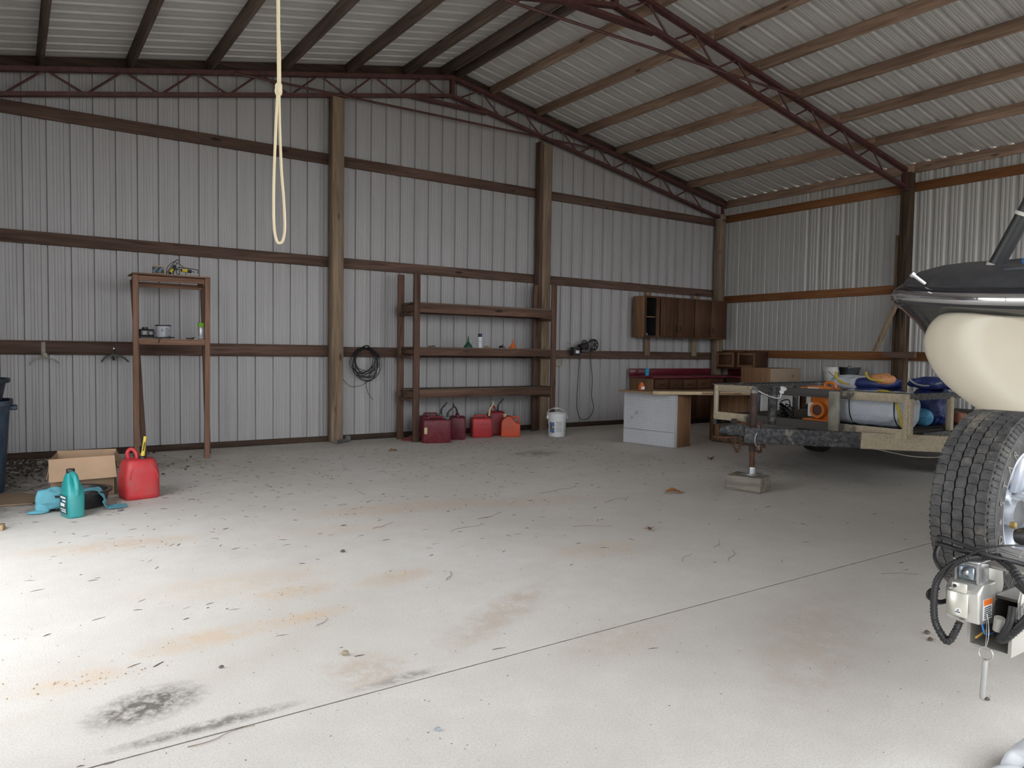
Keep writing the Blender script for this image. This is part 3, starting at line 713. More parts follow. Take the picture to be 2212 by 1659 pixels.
obj('curved_arm', loft(B(), [[(x, y, z + dz) for y, dz in ((-.16, 0), (-.16, .02), (-.04, .02), (-.04, 0))] for x, z in ((-.135, -.045), (-.10, .0), (-.05, .028), (0, .036), (.05, .028), (.10, .002), (.14, -.04))]), blackp, t)
obj('arm_rod', tube(B(), [(0, 0, .02), (0, -.15, .02)], .016, 8), blackp, t)

# ================================================================== CABLE COIL AND FLOOR BITS
t = thing('cable_coil', 'coil of thin black cable hung from a nail on the low girt', 'cable coil', (-7.66, -.05, 1.30))
for k in range(13):
    rx, rz = random.uniform(.13, .22), random.uniform(.165, .245); ox = random.uniform(-.07, .06)
    y = -.012 - .006 * k
    pts = [(ox * (1 - math.cos(a)) / 2 + rx * math.sin(a) + .006 * math.sin(5 * a + k), y + .012 * math.sin(a + k), -rz * (1 - math.cos(a)) + .012 * math.sin(2 * a + k)) for a in [2 * PI * i / 36 for i in range(36)]]
    obj('cable_turn', tube(B(), pts, .0045, 5, closed=True), blackr, t)
obj('cable_tail', tube(B(), spline([(.02, -.03, -.48), (.03, -.03, -.56), (.07, -.025, -.66), (.14, -.02, -.74)], 6), .004, 5), blackr, t)
obj('cable_tail', tube(B(), spline([(.05, -.05, -.47), (-.06, -.04, -.53), (-.2, -.04, -.54), (-.30, -.05, -.47), (-.34, -.06, -.40)], 6), .004, 5), blackr, t)
obj('cable_tail', tube(B(), spline([(.02, -.05, -.42), (.18, -.04, -.38), (.26, -.03, -.26), (.22, -.03, -.10), (.08, -.03, .01)], 6), .003, 5), blackr, t)
obj('binding', tube(B(), spline([(-.06, -.06, .0), (-.03, -.10, .025), (.02, -.10, .03), (.06, -.06, .0)], 5), .010, 6), blackr, t)
obj('nail', tube(B(), [(0, 0.03, .0), (0, -.1, .01)], .004, 6), zinc, t)
t = thing('steel_shaft', 'grey steel shaft with round flange lying at the foot of the post', 'steel bar', (-8.19, -.38, 0.0), math.radians(36))
obj('shaft', tube(B(), [(0, 0, .030), (.06, 0, .030), (.065, 0, .030), (.29, 0, .032)], [.027, .027, .022, .022], 16), greysteel, t)
obj('flange', tube(B(), [(.285, 0, .045), (.30, 0, .045)], .045, 20), greysteel, t)
t = thing('plastic_dustpan', 'flat red plastic dustpan lying at the foot of the shelving', 'dustpan', (-7.06, -.43, 0.0), math.radians(25))
obj('pan', loft(B(), [[(-.16, -.11, .004), (-.16, .11, .004), (-.16, .11, .010), (-.16, -.11, .010)], [(.12, -.10, .055), (.12, .10, .055), (.12, .10, .063), (.12, -.10, .063)]]), plain('dull_red', (0.26, 0.035, 0.04), 0.6, 0, .2, 6, .3), t)
obj('handle', bar(B(), (.11, 0, .055), (.22, 0, .075), .03, .014), plain('dull_red', (0.26, 0.035, 0.04)), t)

# ================================================================== BIG SHELVING UNIT
t = thing('shelving_unit', 'large open timber shelving unit with three shelves against the gable wall', 'shelf', (-5.95, -.43, 0))
sm_, sx, sy = shelf_m(2), shelf_m(0), shelf_m(1)
for dx in (-1.185, 1.20):
    obj('upright', bevel(box(B(), dx - .045, dx + .045, -.235, -.197, 0, 2.345), .003, 1), sm_, t)
    obj('upright', bevel(box(B(), dx - .085, dx + .01, .19, .228, 0, 2.35), .003, 1), sm_, t)
for z0, z1 in ((1.805, 1.925), (1.207, 1.305), (.612, .715)):
    obj('front_rail', bevel(box(B(), -1.14, 1.155, -.232, -.194, z0, z1), .003, 1), sx, t)
    obj('back_rail', bevel(box(B(), -1.14, 1.155, .15, .188, z0, z1), .003, 1), sx, t)
    for dx in (-1.20, 1.215):
        obj('side_rail', bevel(box(B(), dx - .02, dx + .02, -.192, .185, z0 + .012, z1 - .01), .003, 1), sy, t)
        obj('side_cleat', bevel(box(B(), dx - .055, dx + .055, -.192, .185, z0 - .042, z0 - .004), .003, 1), sy, t)
    for k in range(3):
        y0 = -.232 + k * .137
        obj('shelf_plank', bevel(box(B(), -1.23, 1.245, y0 + .002 if k else y0 + .0, min(y0 + .135, .186), z1 + .001, z1 + .021), .002, 1), wood('dusty_plank', (0.07, 0.045, 0.034), (0.20, 0.14, 0.105), 0, weather=.4), t)
ZS = 1.327
def funnel(label, x, y, r, h, col, nm):
    t = thing('funnel', label, 'funnel', (x, y, ZS)); m = plain(nm, col, 0.45, 0, .15)
    obj('cone', lathe(B(), [(r, 0), (r * 1.03, .004), (r * 1.0, .02), (r * .42, h * .42), (r * .22, h * .55)], 28), m, t)
    obj('spout', lathe(B(), [(r * .24, h * .53), (r * .12, h), (r * .08, h)], 16), m, t)
funnel('dark green plastic funnel standing upside down on the middle shelf', -6.245, -.55, .062, .165, (0.012, 0.075, 0.045), 'green_funnel')
funnel('orange plastic funnel standing upside down on the middle shelf', -5.455, -.55, .056, .145, (0.62, 0.13, 0.02), 'orange_funnel')
t = thing('spray_can', 'white aerosol can with navy cap on the middle shelf', 'spray can', (-6.035, -.54, ZS))
obj('can_body', lathe(B(), [(.030, 0), (.033, .004), (.033, .155), (.030, .162)], 28), whitep, t)
obj('cap', lathe(B(), [(.031, 0), (.031, .046), (.028, .05)], 28, Matrix.Translation((0, 0, .16))), plain('navy_cap', (0.012, 0.03, 0.10), 0.4), t)
for k in range(4): obj('label_print', lathe(B(), [(.0336, .03 + .028 * k), (.0336, .042 + .028 * k)], 28, None, False), plain('pale_blue_print', (0.42, 0.50, 0.60), 0.5), t)
bm = loft(B(), [rsq(.05, 0, 2.5, 16, 0, 0, .03), rsq(.055, .012, 2.5, 16, 0, 0, .035), rsq(.03, .024, 2.5, 16, 0, 0, .02)])
tag(obj('rag_scrap', jitter(bm, .012, 22), plain('mustard_cloth', (0.34, 0.28, 0.08), 0.9), None, (-5.93, -.57, ZS + .004)), 'crumpled mustard yellow cloth on the middle shelf beside the aerosol', 'cloth')
t = thing('hose_nozzle', 'small black nozzle on the middle shelf left of the orange funnel', 'nozzle', (-5.66, -.56, ZS), .3)
obj('nozzle_body', tube(B(), [(-.05, 0, .018), (.02, 0, .024)], [.018, .014], 12), blackp, t); obj('lever', bar(B(), (-.03, 0, .03), (.03, 0, .05), .012, .006), blackp, t); obj('stem', tube(B(), [(.02, 0, .02), (.07, 0, .012)], .008, 8), blackp, t)
bm = loft(B(), [rsq(.045, 0, 2.5, 14, 0, 0, .03), rsq(.05, .008, 2.5, 14, 0, 0, .034), rsq(.025, .016, 2.5, 14, 0, 0, .02)])
tag(obj('leaf_scrap', jitter(bm, .012, 25, 3), plain('olive_scrap', (0.13, 0.12, 0.04), 0.9), None, (-6.84, -.55, ZS + .004)), 'small olive green scrap on the middle shelf at its left end', 'scrap')

# gas cans under the shelving
gascan('largest burgundy gas can with black spout, in front of the shelving', (-6.90, -.80, 0), math.radians(-16), (.40, .215, .37), BURG, 'slab', ('black', .15, 'teal'), dust=.28)
gascan('burgundy gas can mostly hidden behind the largest burgundy can', (-6.73, -.34, 0), math.radians(-14), (.36, .21, .37), BURG, 'slab', ('black', .17, 'teal'), dust=.28)
gascan('burgundy gas can turned end-on between the largest burgundy can and the red can', (-6.41, -.55, 0), math.radians(62), (.34, .235, .365), (0.125, 0.010, 0.022), 'slab', ('black', .16, 'teal'), dust=.28, spoutdir=2.0)
gascan('red gas can with moulded handle and cream spout under the shelving', (-5.995, -.53, 0), math.radians(-20), (.31, .235, .325), (0.42, 0.028, 0.035), 'slab', ('cream', .22, 'black'), dust=.22)
gascan('dark red gas can with black spout standing behind the orange can', (-5.62, -.36, 0), math.radians(-20), (.30, .25, .36), (0.25, 0.014, 0.026), 'round', ('black', .17, 'black'), dust=.25)
gascan('orange-red gas can with beige cap under the shelving', (-5.56, -.68, 0), math.radians(-32), (.285, .20, .315), (0.50, 0.065, 0.022), 'wedge', ('beige', .1, 'beige'), dust=.15)
# moulded words on the red can
for o in list(bpy.data.objects):
    if o.name.startswith('gas_can') and 'cream spout' in o.get('label', ''):
        lettering('lettering', 'GASOLINE', .036, plain('moulded_dark_red', (0.30, 0.02, 0.025), 0.5), o, Mface((.0, -.1185, .20), (1, 0, 0), (0, 0, 1)))
    if o.name.startswith('gas_can') and 'largest burgundy gas can with' in o.get('label', ''):
        obj('sticker', box(B(), -.185, -.145, -.1095, -.107, .13, .22), plain('cream_sticker', (0.52, 0.48, 0.25), 0.6, 0, .4, 30), o)
        for k in range(4): obj('moulded_line', box(B(), -.09, .12 - .02 * (k % 2), -.1095, -.107, .16 + .03 * k, .168 + .03 * k), plain('can_plastic_141002', BURG), o)

# white bucket
t = thing('bucket', 'white plastic bucket with printed label standing by the shelving', 'bucket', (-4.90, -.97, 0), math.radians(-25))
obj('pail', lathe(B(), [(.0, .004), (.118, 0), (.123, .006), (.140, .27), (.150, .272), (.151, .30), (.144, .302), (.145, .335), (.153, .337), (.154, .352), (.146, .354), (.142, .34), (.12, .02), (.0, .015)], 44), whitep, t)
obj('bail', tube(B(), spline([(-.152, 0, .305), (-.14, .05, .36), (-.06, .10, .41), (.05, .10, .415), (.13, .05, .37), (.152, 0, .305)], 6), .005, 8), whitep, t)
obj('grip', tube(B(), [(-.03, .102, .415), (.04, .102, .418)], .012, 12), whitep, t)
for s in (-1, 1): obj('bail_ear', bevel(box(B(), s * .152 - .012, s * .152 + .012, -.03, .03, .265, .315), .006, 2), whitep, t)
def arcpatch(r0, r1, z0, z1, a0, a1, n=10):
    return loft(B(), [[((r0 + (r1 - r0) * q) * math.sin(a0 + (a1 - a0) * k / n), -(r0 + (r1 - r0) * q) * math.cos(a0 + (a1 - a0) * k / n), z0 + (z1 - z0) * q) for k in range(n + 1)] for q in (0, 1)], False, False)
def rb(z): return .1245 + (.140 - .123) * z / .264
lb = obj('label', arcpatch(rb(.06), rb(.22), .06, .22, -1.15, -.52), plain('navy_label', (0.10, 0.15, 0.30), 0.5, 0, .6, 30), t)
obj('yellow_mark', arcpatch(rb(.13) + .0008, rb(.16) + .0008, .13, .16, -.78, -.58, 4), yellow, lb)
gp = plain('grey_print', (0.30, 0.31, 0.34), 0.6)
for k in range(9): obj('label_print', arcpatch(rb(.075 + .018 * k), rb(.081 + .018 * k), .075 + .018 * k, .083 + .018 * k, -.35 + .08 * (k % 3 == 1), .40 - .10 * (k % 2), 6), gp, t)
for k in range(5): obj('label_print', arcpatch(rb(.08 + .03 * k), rb(.09 + .03 * k), .08 + .03 * k, .09 + .03 * k, .62, 1.0, 4), gp, t)

# corded tool and scrap on the girt right of the shelving
t = thing('corded_power_tool', 'black corded power tool with round guard resting on the low girt', 'power tool', (-3.66, -.06, 1.312))
obj('motor_housing', tube(B(), spline([(-.13, -.08, .05), (-.05, -.08, .075), (.06, -.08, .085)], 4), .055, 14), blackp, t)
obj('guard', lathe(B(), [(.0, 0), (.085, 0), (.10, .01), (.10, .06), (.085, .07), (.0, .07)], 28, Matrix.Translation((.13, -.08, .10)) @ Matrix.Rotation(PI / 2, 4, 'X')), blackp, t)
for k in range(6):
    a = PI / 3 * k; obj('vent_hole', lathe(B(), [(.017, 0), (.017, .004)], 12, Matrix.Translation((.13 + .05 * math.cos(a), -.152, .10 + .05 * math.sin(a))) @ Matrix.Rotation(PI / 2, 4, 'X')), greysteel, t)
obj('side_handle', tube(B(), spline([(-.12, -.11, .0), (-.02, -.14, -.01), (.03, -.14, .05), (.02, -.13, .14)], 6), .014, 10), plain('grey_grip', (0.10, 0.10, 0.10), 0.5), t)
obj('carry_loop', tube(B(), spline([(-.10, -.08, .10), (-.06, -.08, .17), (.0, -.08, .16), (.04, -.08, .12)], 6), .010, 8), blackp, t)
bb = obj('switch_box', bevel(box(B(), -.30, -.155, -.13, -.02, -.08, .055), .01, 2), blackp, t)
obj('rating_label', box(B(), -.26, -.185, -.1315, -.13, -.05, .0), plain('label_white', (0.75, 0.76, 0.76)), bb)
obj('cord', tube(B(), spline([(-.10, -.03, .0), (-.10, -.02, -.3), (-.12, -.02, -.7), (-.12, -.02, -.98), (-.05, -.02, -1.16), (.08, -.02, -1.19), (.20, -.02, -1.12), (.25, -.02, -.98), (.20, -.02, -.78), (.21, -.02, -.5), (.17, -.02, -.2), (.16, -.03, .02)], 6), .006, 6), blackr, t)
obj('twig_wire', tube(B(), spline([(-.20, -.03, .05), (-.30, -.02, .11), (-.36, -.02, .12), (-.38, -.02, .05)], 4), .003, 5), greysteel, t)
bm = prism(B(), [(0, 0), (.20, -.02), (.22, .10), (.16, .12), (.10, .095), (.03, .11)], 1, -.006, 0)
tag(obj('paper_scrap', bm, plain('grey_paper', (0.30, 0.27, 0.22), 0.85), None, (-4.28, -.012, 1.06)), 'torn grey-brown paper scrap stuck to the gable wall beside the shelving', 'paper')
# ================================================================== CABINETS IN THE CORNER
CW = ((0.048, 0.022, 0.012), (0.125, 0.062, 0.033))
def cab_m(ax): return wood('cabinet_wood', *CW, ax, rough=.55, knots=False)
LW = ((0.15, 0.078, 0.038), (0.28, 0.16, 0.085))
def lite_m(ax): return wood('light_cabinet_wood', *LW, ax, rough=.6, knots=False)
def dark_cab(ax): return wood('dark_cabinet_wood', (0.038, 0.016, 0.010), (0.10, 0.045, 0.025), ax, rough=.5, knots=False)
iron = plain('wrought_iron', (0.02, 0.017, 0.015), .5, .4)
def pull(parent, x, y, z, ax=1):
    """arched drop pull, standing off a face that looks towards -y"""
    return obj('handle', tube(B(), spline([(x, y, z - .05), (x, y - .025, z - .035), (x, y - .03, z), (x, y - .025, z + .035), (x, y, z + .05)], 4), .007, 6), iron, parent)
t = thing('wall_cabinet', 'long dark wooden wall cabinet with four doors and an open end bay', 'cabinet', (-1.445, -.045, 1.565))
X0, X1, DY, HZ = -1.085, 1.085, -.30, .735
obj('side_panel', bevel(box(B(), X0, X0 + .018, DY, 0, 0, HZ), .002, 1), lite_m(2), t)
obj('side_panel', box(B(), X1 - .018, X1, DY, 0, 0, HZ), cab_m(2), t)
obj('divider', box(B(), X0 + .30, X0 + .318, DY + .01, 0, .03, HZ - .03), blackp, t)  # divider coloured black to carry the shade of the open bay
obj('painted_shade_lining', box(B(), X0 + .0185, X0 + .022, DY + .01, -.01, .031, HZ - .031), blackp, t)  # added thin black sheet: painted shade inside the open bay
obj('bottom_panel', box(B(), X0 + .018, X1 - .018, DY, 0, .012, .03), cab_m(0), t)
obj('top_panel', box(B(), X0 + .018, X1 - .018, DY, 0, HZ - .03, HZ - .012), cab_m(0), t)
obj('back_panel', box(B(), X0 + .018, X1 - .018, -.01, 0, .03, HZ - .03), blackp, t)  # shade of the open bay put into the panel colour
obj('shelf', box(B(), X0 + .018, X0 + .30, DY + .01, -.01, .355, .372), lite_m(0), t)
for x0, x1 in ((X0, X0 + .03), (X0 + .27, X0 + .355), (.165, .185), (X1 - .03, X1)):
    obj('face_stile', box(B(), x0, x1, DY - .018, DY - .0005, 0, HZ), cab_m(2), t)
for z0, z1 in ((0, .035), (HZ - .035, HZ)):
    obj('face_rail', box(B(), X0 + .03, X0 + .27, DY - .018, DY - .0005, z0, z1), cab_m(0), t)
    obj('face_rail', box(B(), X0 + .355, X1 - .03, DY - .018, DY - .0005, z0, z1), cab_m(0), t)
dw = (X1 - .02 - (X0 + .36)) / 4
for k in range(4):
    x0 = X0 + .36 + k * dw
    d = obj('door', bevel(box(B(), x0 + .006, x0 + dw - .006, DY - .038, DY - .019, .025, HZ - .025), .003, 1), cab_m(2), t)
    hx = x0 + dw - .05 if k % 2 == 0 else x0 + .05
    pull(d, hx, DY - .038, .16)
for k, x in enumerate((-.69, .56)):
    tag(obj('furring_strip', bevel(box(B(), -.062, .062, -.036, -.001, 0, 1.16), .002, 1), post_m(2), None, (-1.445 + x, -.041 + .0, 1.235)), ('upright board behind the open end of the wall cabinet', 'upright board behind the right half of the wall cabinet')[k], 'board')
# move the strips behind the cabinet: they hang on the girts
for o in list(bpy.data.objects):
    if o.name.startswith('furring_strip'): o.location.y = -.0405
for o in list(bpy.data.objects):
    if o.name == 'wall_cabinet': o.location.y = -.080
bm = loft(B(), [rsq(.055, 0, 2.4, 16, 0, 0, .04), rsq(.06, .03, 2.4, 16, 0, 0, .045), rsq(.03, .06, 2.4, 16, 0, 0, .02)])
tag(obj('rag_ball', jitter(bm, .012, 20), plain('grey_cloth', (0.22, 0.22, 0.22), .9), None, (-2.38, -.25, 1.598)), 'grey crumpled cloth in the open bay of the wall cabinet', 'cloth')

# base cabinets with red counter, L-shaped
t = thing('base_cabinet', 'dark base cabinet with four drawers below the red counter', 'cabinet', (-1.60, -.05, 0))
obj('end_panel', bevel(box(B(), -.94, -.92, -.58, 0, .0, .84), .002, 1), lite_m(2), t)
obj('carcass', box(B(), -.918, .93, -.56, 0, .09, .838), dark_cab(2), t)
obj('toe_kick', box(B(), -.918, .93, -.50, 0, 0, .088), blackp, t)
for k in range(4):
    x0 = -.89 + k * .36
    d = obj('drawer', bevel(box(B(), x0 + .012, x0 + .345, -.582, -.561, .66, .815), .006, 2), cab_m(0), t)
    obj('handle', tube(B(), spline([(x0 + .13, -.582, .735), (x0 + .145, -.602, .73), (x0 + .21, -.602, .73), (x0 + .225, -.582, .735)], 4), .006, 6), iron, d)
    d = obj('door', bevel(box(B(), x0 + .012, x0 + .345, -.582, -.561, .12, .64), .006, 2), dark_cab(2), t)
    obj('handle', tube(B(), spline([(x0 + .30, -.582, .53), (x0 + .30, -.602, .545), (x0 + .30, -.602, .60), (x0 + .30, -.582, .615)], 4), .006, 6), iron, d)
t = thing('base_cabinet', 'dark base cabinet on the right leg of the L-shaped red counter', 'cabinet', (-.05, -1.0, 0))
obj('carcass', box(B(), -.58, 0, -.40, .34, .09, .838), dark_cab(2), t)
obj('toe_kick', box(B(), -.52, 0, -.40, .34, 0, .088), blackp, t)
d = obj('drawer', bevel(box(B(), -.602, -.581, -.38, .32, .66, .815), .006, 2), cab_m(1), t)
obj('door', bevel(box(B(), -.602, -.581, -.38, -.04, .12, .64), .006, 2), dark_cab(2), t)
obj('door', bevel(box(B(), -.602, -.581, -.02, .32, .12, .64), .006, 2), dark_cab(2), t)
redc = plain('red_laminate', (0.13, 0.010, 0.022), .35, 0, .2, 4, .2, dustcol=(0.13, 0.09, 0.09))
t = thing('red_countertop', 'dark red laminate counter with backsplash running round the corner', 'countertop', (-.05, -.05, .842))
obj('counter_slab', bevel(prism(B(), [(-2.52, 0), (-2.52, -.62), (-.62, -.62), (-.62, -1.38), (0, -1.38), (0, -.17), (-.35, -.17), (-.35, 0)], 2, 0, .038), .006, 2), redc, t)
obj('backsplash', bevel(box(B(), -2.52, -.35, -.022, 0, .039, .16), .003, 1), redc, t)
obj('backsplash', bevel(box(B(), -.022, 0, -1.38, -.17, .039, .16), .003, 1), redc, t)
t = thing('cup', 'bright blue plastic cup on the red counter', 'cup', (-2.36, -.30, .881))
obj('cup_body', lathe(B(), [(0, .002), (.034, 0), (.046, .125), (.044, .125), (.032, .006), (0, .006)], 28), plain('blue_plastic', (0.03, 0.30, 0.52), .35, 0, .08), t)
obj('rim', lathe(B(), [(.0455, .122), (.048, .126), (.0455, .130), (.043, .126)], 28, None, False), plain('blue_plastic', (0.03, 0.30, 0.52)), t)

# small two-door cabinet on the side wall
t = thing('small_cabinet', 'small wall-hung cabinet with two raised-panel doors in the corner', 'cabinet', (-.05, -.665, 1.02))
obj('carcass', bevel(box(B(), -.33, 0, -.46, .46, 0, .315), .002, 1), dark_cab(2), t)
obj('bottom_trim', box(B(), -.352, 0, -.462, .462, -.014, -.001), cab_m(1), t)
for y0, y1 in ((-.455, -.03), (.03, .455)):
    d = obj('door', bevel(box(B(), -.352, -.331, y0, y1, .012, .305), .004, 1), cab_m(2), t)
    for a0, a1, z0, z1 in ((y0 + .01, y0 + .06, .02, .297), (y1 - .06, y1 - .01, .02, .297)): obj('frame_stile', bevel(box(B(), -.360, -.3525, a0, a1, z0, z1), .003, 1), lite_m(2), d)
    for z0, z1 in ((.02, .065), (.252, .297)): obj('frame_rail', bevel(box(B(), -.360, -.3525, y0 + .061, y1 - .061, z0, z1), .003, 1), lite_m(1), d)
    obj('raised_panel', bevel(box(B(), -.358, -.3525, y0 + .085, y1 - .085, .09, .228), .005, 1), cab_m(2), d)
obj('face_stile', box(B(), -.345, -.331, -.029, .029, .0, .315), cab_m(2), t)

# ---- pegboard island
def pegm(name, col, rot=0.0):
    m, nt, b = new_mat(name); tc = N(nt, 'ShaderNodeTexCoord'); mp = N(nt, 'ShaderNodeMapping')
    mp.inputs['Scale'].default_value = (39.37,) * 3
    nt.links.new(tc.outputs['Object'], mp.inputs[0])
    fr = N(nt, 'ShaderNodeVectorMath', operation='FRACTION'); nt.links.new(mp.outputs[0], fr.inputs[0])
    sb = N(nt, 'ShaderNodeVectorMath', operation='SUBTRACT'); sb.inputs[1].default_value = (.5, .5, .5); nt.links.new(fr.outputs[0], sb.inputs[0])
    geo = N(nt, 'ShaderNodeNewGeometry')
    tn = N(nt, 'ShaderNodeVectorTransform', vector_type='NORMAL', convert_from='WORLD', convert_to='OBJECT'); nt.links.new(geo.outputs['Normal'], tn.inputs[0])
    # drop the component along the face normal
    ab = N(nt, 'ShaderNodeVectorMath', operation='ABSOLUTE'); nt.links.new(tn.outputs[0], ab.inputs[0])
    iv = N(nt, 'ShaderNodeVectorMath', operation='SUBTRACT'); iv.inputs[0].default_value = (1, 1, 1); nt.links.new(ab.outputs[0], iv.inputs[1])
    ml = N(nt, 'ShaderNodeVectorMath', operation='MULTIPLY'); nt.links.new(sb.outputs[0], ml.inputs[0]); nt.links.new(iv.outputs[0], ml.inputs[1])
    ln = N(nt, 'ShaderNodeVectorMath', operation='LENGTH'); nt.links.new(ml.outputs[0], ln.inputs[0])
    v = coords(nt)
    base = ramp(nt, noise(nt, v, 3, 5), [(.3, sc3(col, .88)), (.7, col)])
    c = mixc(nt, ramp(nt, ln.outputs['Value'], [(.16, (1, 1, 1)), (.21, (0, 0, 0))]), base, (.03, .03, .03))
    nt.links.new(c, b.inputs['Base Color']); b.inputs['Roughness'].default_value = .55
    return m
peg_w = pegm('white_pegboard', (.62, .64, .68))
t = thing('pegboard_island', 'low cabinet faced with white pegboard carrying the bench top', 'cabinet', (-4.345, -2.845, 0), math.radians(10))
L_, D_, H_ = .84, .42, .735     # runs +y from the near corner
obj('peg_panel', box(B(), -.012, -.001, 0, L_, .21, H_), peg_w, t)
obj('peg_panel', box(B(), -.014, -.001, 0, L_, .005, .205), peg_w, t)
obj('peg_panel', box(B(), -.012, .055, -.012, -.001, .005, H_), peg_w, t)
obj('end_panel', bevel(box(B(), .056, .36, -.014, 0, .003, H_), .002, 1), lite_m(2), t)
obj('end_stile', bevel(box(B(), .36, .385, -.016, L_, .003, H_), .002, 1), lite_m(2), t)
obj('carcass', box(B(), .001, .358, .001, L_, .003, H_ - .002), cab_m(2), t)
for y, z in ((.62, .44), (.70, .37)):
    o = obj('round_sticker', lathe(B(), [(0, 0), (.028, 0), (.028, .002), (0, .002)], 18, Matrix.Translation((-.0125, y, z)) @ Matrix.Rotation(-PI / 2, 4, 'Y')), plain('faded_sticker', (.45, .43, .38), .6, 0, .6, 40), t)
# plank-sided cabinet; its near-side pegboard is greyed with painted shade
t = thing('plank_cabinet', 'brown plank-sided base cabinet under the right end of the bench top', 'cabinet', (-3.16, -3.30, 0), math.radians(5))
for k in range(5): obj('side_plank', bevel(box(B(), -.012, 0, .02 + k * .152, .02 + (k + 1) * .152 - .006, .015, .735), .003, 1), wood('plank_wood', (0.13, 0.066, 0.034), (0.27, 0.155, 0.085), 2, knots=False), t)
obj('hinge_strap', bevel(box(B(), -.02, -.0125, .70, .725, .10, .26), .004, 1), iron, t)
obj('pale_panel', box(B(), -.016, -.0125, .22, .48, .30, .70), lite_m(2), t)
obj('carcass', box(B(), .001, .95, .0, .80, .015, .735), cab_m(2), t)
obj('base_plinth', box(B(), .03, .93, .04, .78, 0, .014), blackp, t)
obj('peg_panel', box(B(), -.02, .98, -.062, -.05, .003, .74), pegm('shade_tinted_pegboard', (.50, .50, .49)), t)  # white pegboard toned grey: shade of this side put into its colour
obj('peg_edge', box(B(), -.034, -.021, -.062, .015, .003, .74), peg_w, t)
# bench top across both
t = thing('bench_top', 'long plywood bench top laid across the pegboard island and plank cabinet', 'bench top', (-3.85, -2.75, .742))
bm = prism(B(), [(-.86, .63), (-.80, .10), (-.55, -.10), (.25, -.56), (1.6, -.56), (1.6, .18), (.1, .25), (-.35, .70)], 2, 0, .022)
obj('top_sheet', bm, wood('bench_ply', (0.20, 0.125, 0.07), (0.34, 0.23, 0.135), 0, knots=False), t)
obj('front_batten', bevel(bar(B(), (-.80, .02, .012), (.46, -.62, .012), .03, .045), .002, 1), wood('pale_batten', (0.42, 0.31, 0.18), (0.58, 0.46, 0.30), 0, knots=False), t)
t = thing('small_bottle', 'small orange bottle with black trigger on the bench top', 'bottle', (-4.42, -2.28, .765))
obj('bottle_body', loft(B(), [jsec(0, .04, .03), jsec(.06, .042, .03), jsec(.085, .022, .02), jsec(.105, .018, .018)]), plain('orange_bottle', (.55, .12, .02), .4, 0, .1), t)
obj('trigger_head', tube(B(), [(.035, 0, 0), (.04, 0, .10), (.03, 0, .13), (.06, 0, .12)], .012, 8), blackp, t)
obj('label', box(B(), -.03, .03, -.032, -.029, .012, .05), plain('label_white', (0.75, 0.76, 0.76)), t)
# carton-like cabinet box on top
t = thing('cabinet_box', 'brown wooden cabinet box turned on its back on the plank cabinet', 'cabinet', (-2.62, -3.10, .767), 0.0)
obj('end_panel', bevel(box(B(), -.365, -.35, -.245, .25, 0, .335), .002, 1), lite_m(2), t)
obj('side_panel', bevel(box(B(), -.349, .35, -.245, -.23, 0, .33), .002, 1), plain('taupe_board', (.215, .155, .105), .7, 0, .12, 3), t)
obj('top_panel', box(B(), -.349, .35, -.229, .25, .315, .33), cab_m(0), t)
obj('far_panel', box(B(), .335, .35, -.229, .25, 0, .314), cab_m(2), t)
obj('keyhole', box(B(), .155, .163, -.248, -.2455, .20, .24), blackp, t)
obj('keyhole', box(B(), -.02, -.016, -.248, -.2455, .08, .11), blackp, t)
# low cabinet holding the two pails
t = thing('low_cabinet', 'low grey-topped cabinet by the side wall holding two pails', 'cabinet', (-1.15, -3.05, 0))
obj('carcass', box(B(), -.95, .85, -.28, .28, .0, .80), cab_m(0), t)
obj('top_board', bevel(box(B(), -1.0, .9, -.32, .30, .802, .835), .004, 1), wood('grey_plank', (0.09, 0.075, 0.065), (0.20, 0.175, 0.155), 0), t)
obj('peg_panel', box(B(), -.95, -.62, -.294, -.282, .05, .80), pegm('shade_tinted_pegboard', (.50, .50, .49)), t)  # same shade-toned copy of the white pegboard
obj('peg_panel', box(B(), -.615, -.12, -.294, -.282, .05, .80), peg_w, t)
obj('loose_board', box(B(), -.55, -.10, -.20, .02, .836, .846), wood('grey_plank', (0.09, 0.075, 0.065), (0.20, 0.175, 0.155), 0), t)
t = thing('small_pail', 'small dirty white plastic pail on the low cabinet', 'pail', (-1.08, -3.05, .847), .4)
obj('pail_body', lathe(B(), [(0, .003), (.095, 0), (.10, .006), (.118, .19), (.126, .192), (.126, .212), (.118, .214), (.119, .25), (.125, .252), (.124, .262), (.114, .26), (.096, .02), (0, .012)], 36), plain('dirty_white', (.56, .56, .53), .5, 0, .15, 6, .3), t)
obj('bail', tube(B(), spline([(-.125, 0, .20), (-.10, -.07, .13), (.0, -.125, .07), (.10, -.07, .12), (.125, 0, .20)], 6), .004, 6), greysteel, t)
t = thing('metal_pail', 'grey galvanised metal pail with dark emblem on the low cabinet', 'pail', (-.55, -3.06, .836), .5)
pm = plain('galvanised', (.17, .19, .21), .38, .7, .3, 8)
obj('pail_body', lathe(B(), [(0, .003), (.105, 0), (.11, .006), (.165, .26), (.172, .265), (.17, .272), (.16, .27), (.105, .02), (0, .014)], 40), pm, t)
for s in (-1, 1): obj('ear', bevel(box(B(), s * .172 - .012, s * .172 + .012, -.02, .02, .235, .29), .004, 1), pm, t)
em = B()
def pt(u, z): r = .1125 + .055 * z / .26 + .001; a = u / .14 - .6; return (r * math.sin(a), -r * math.cos(a), z)
vs = [em.verts.new(pt(u, z)) for u, z in ((-.05, .165), (-.01, .185), (.05, .205), (.02, .175), (.045, .165), (.0, .16))]; em.faces.new(vs)
obj('emblem', em, dkp, t)
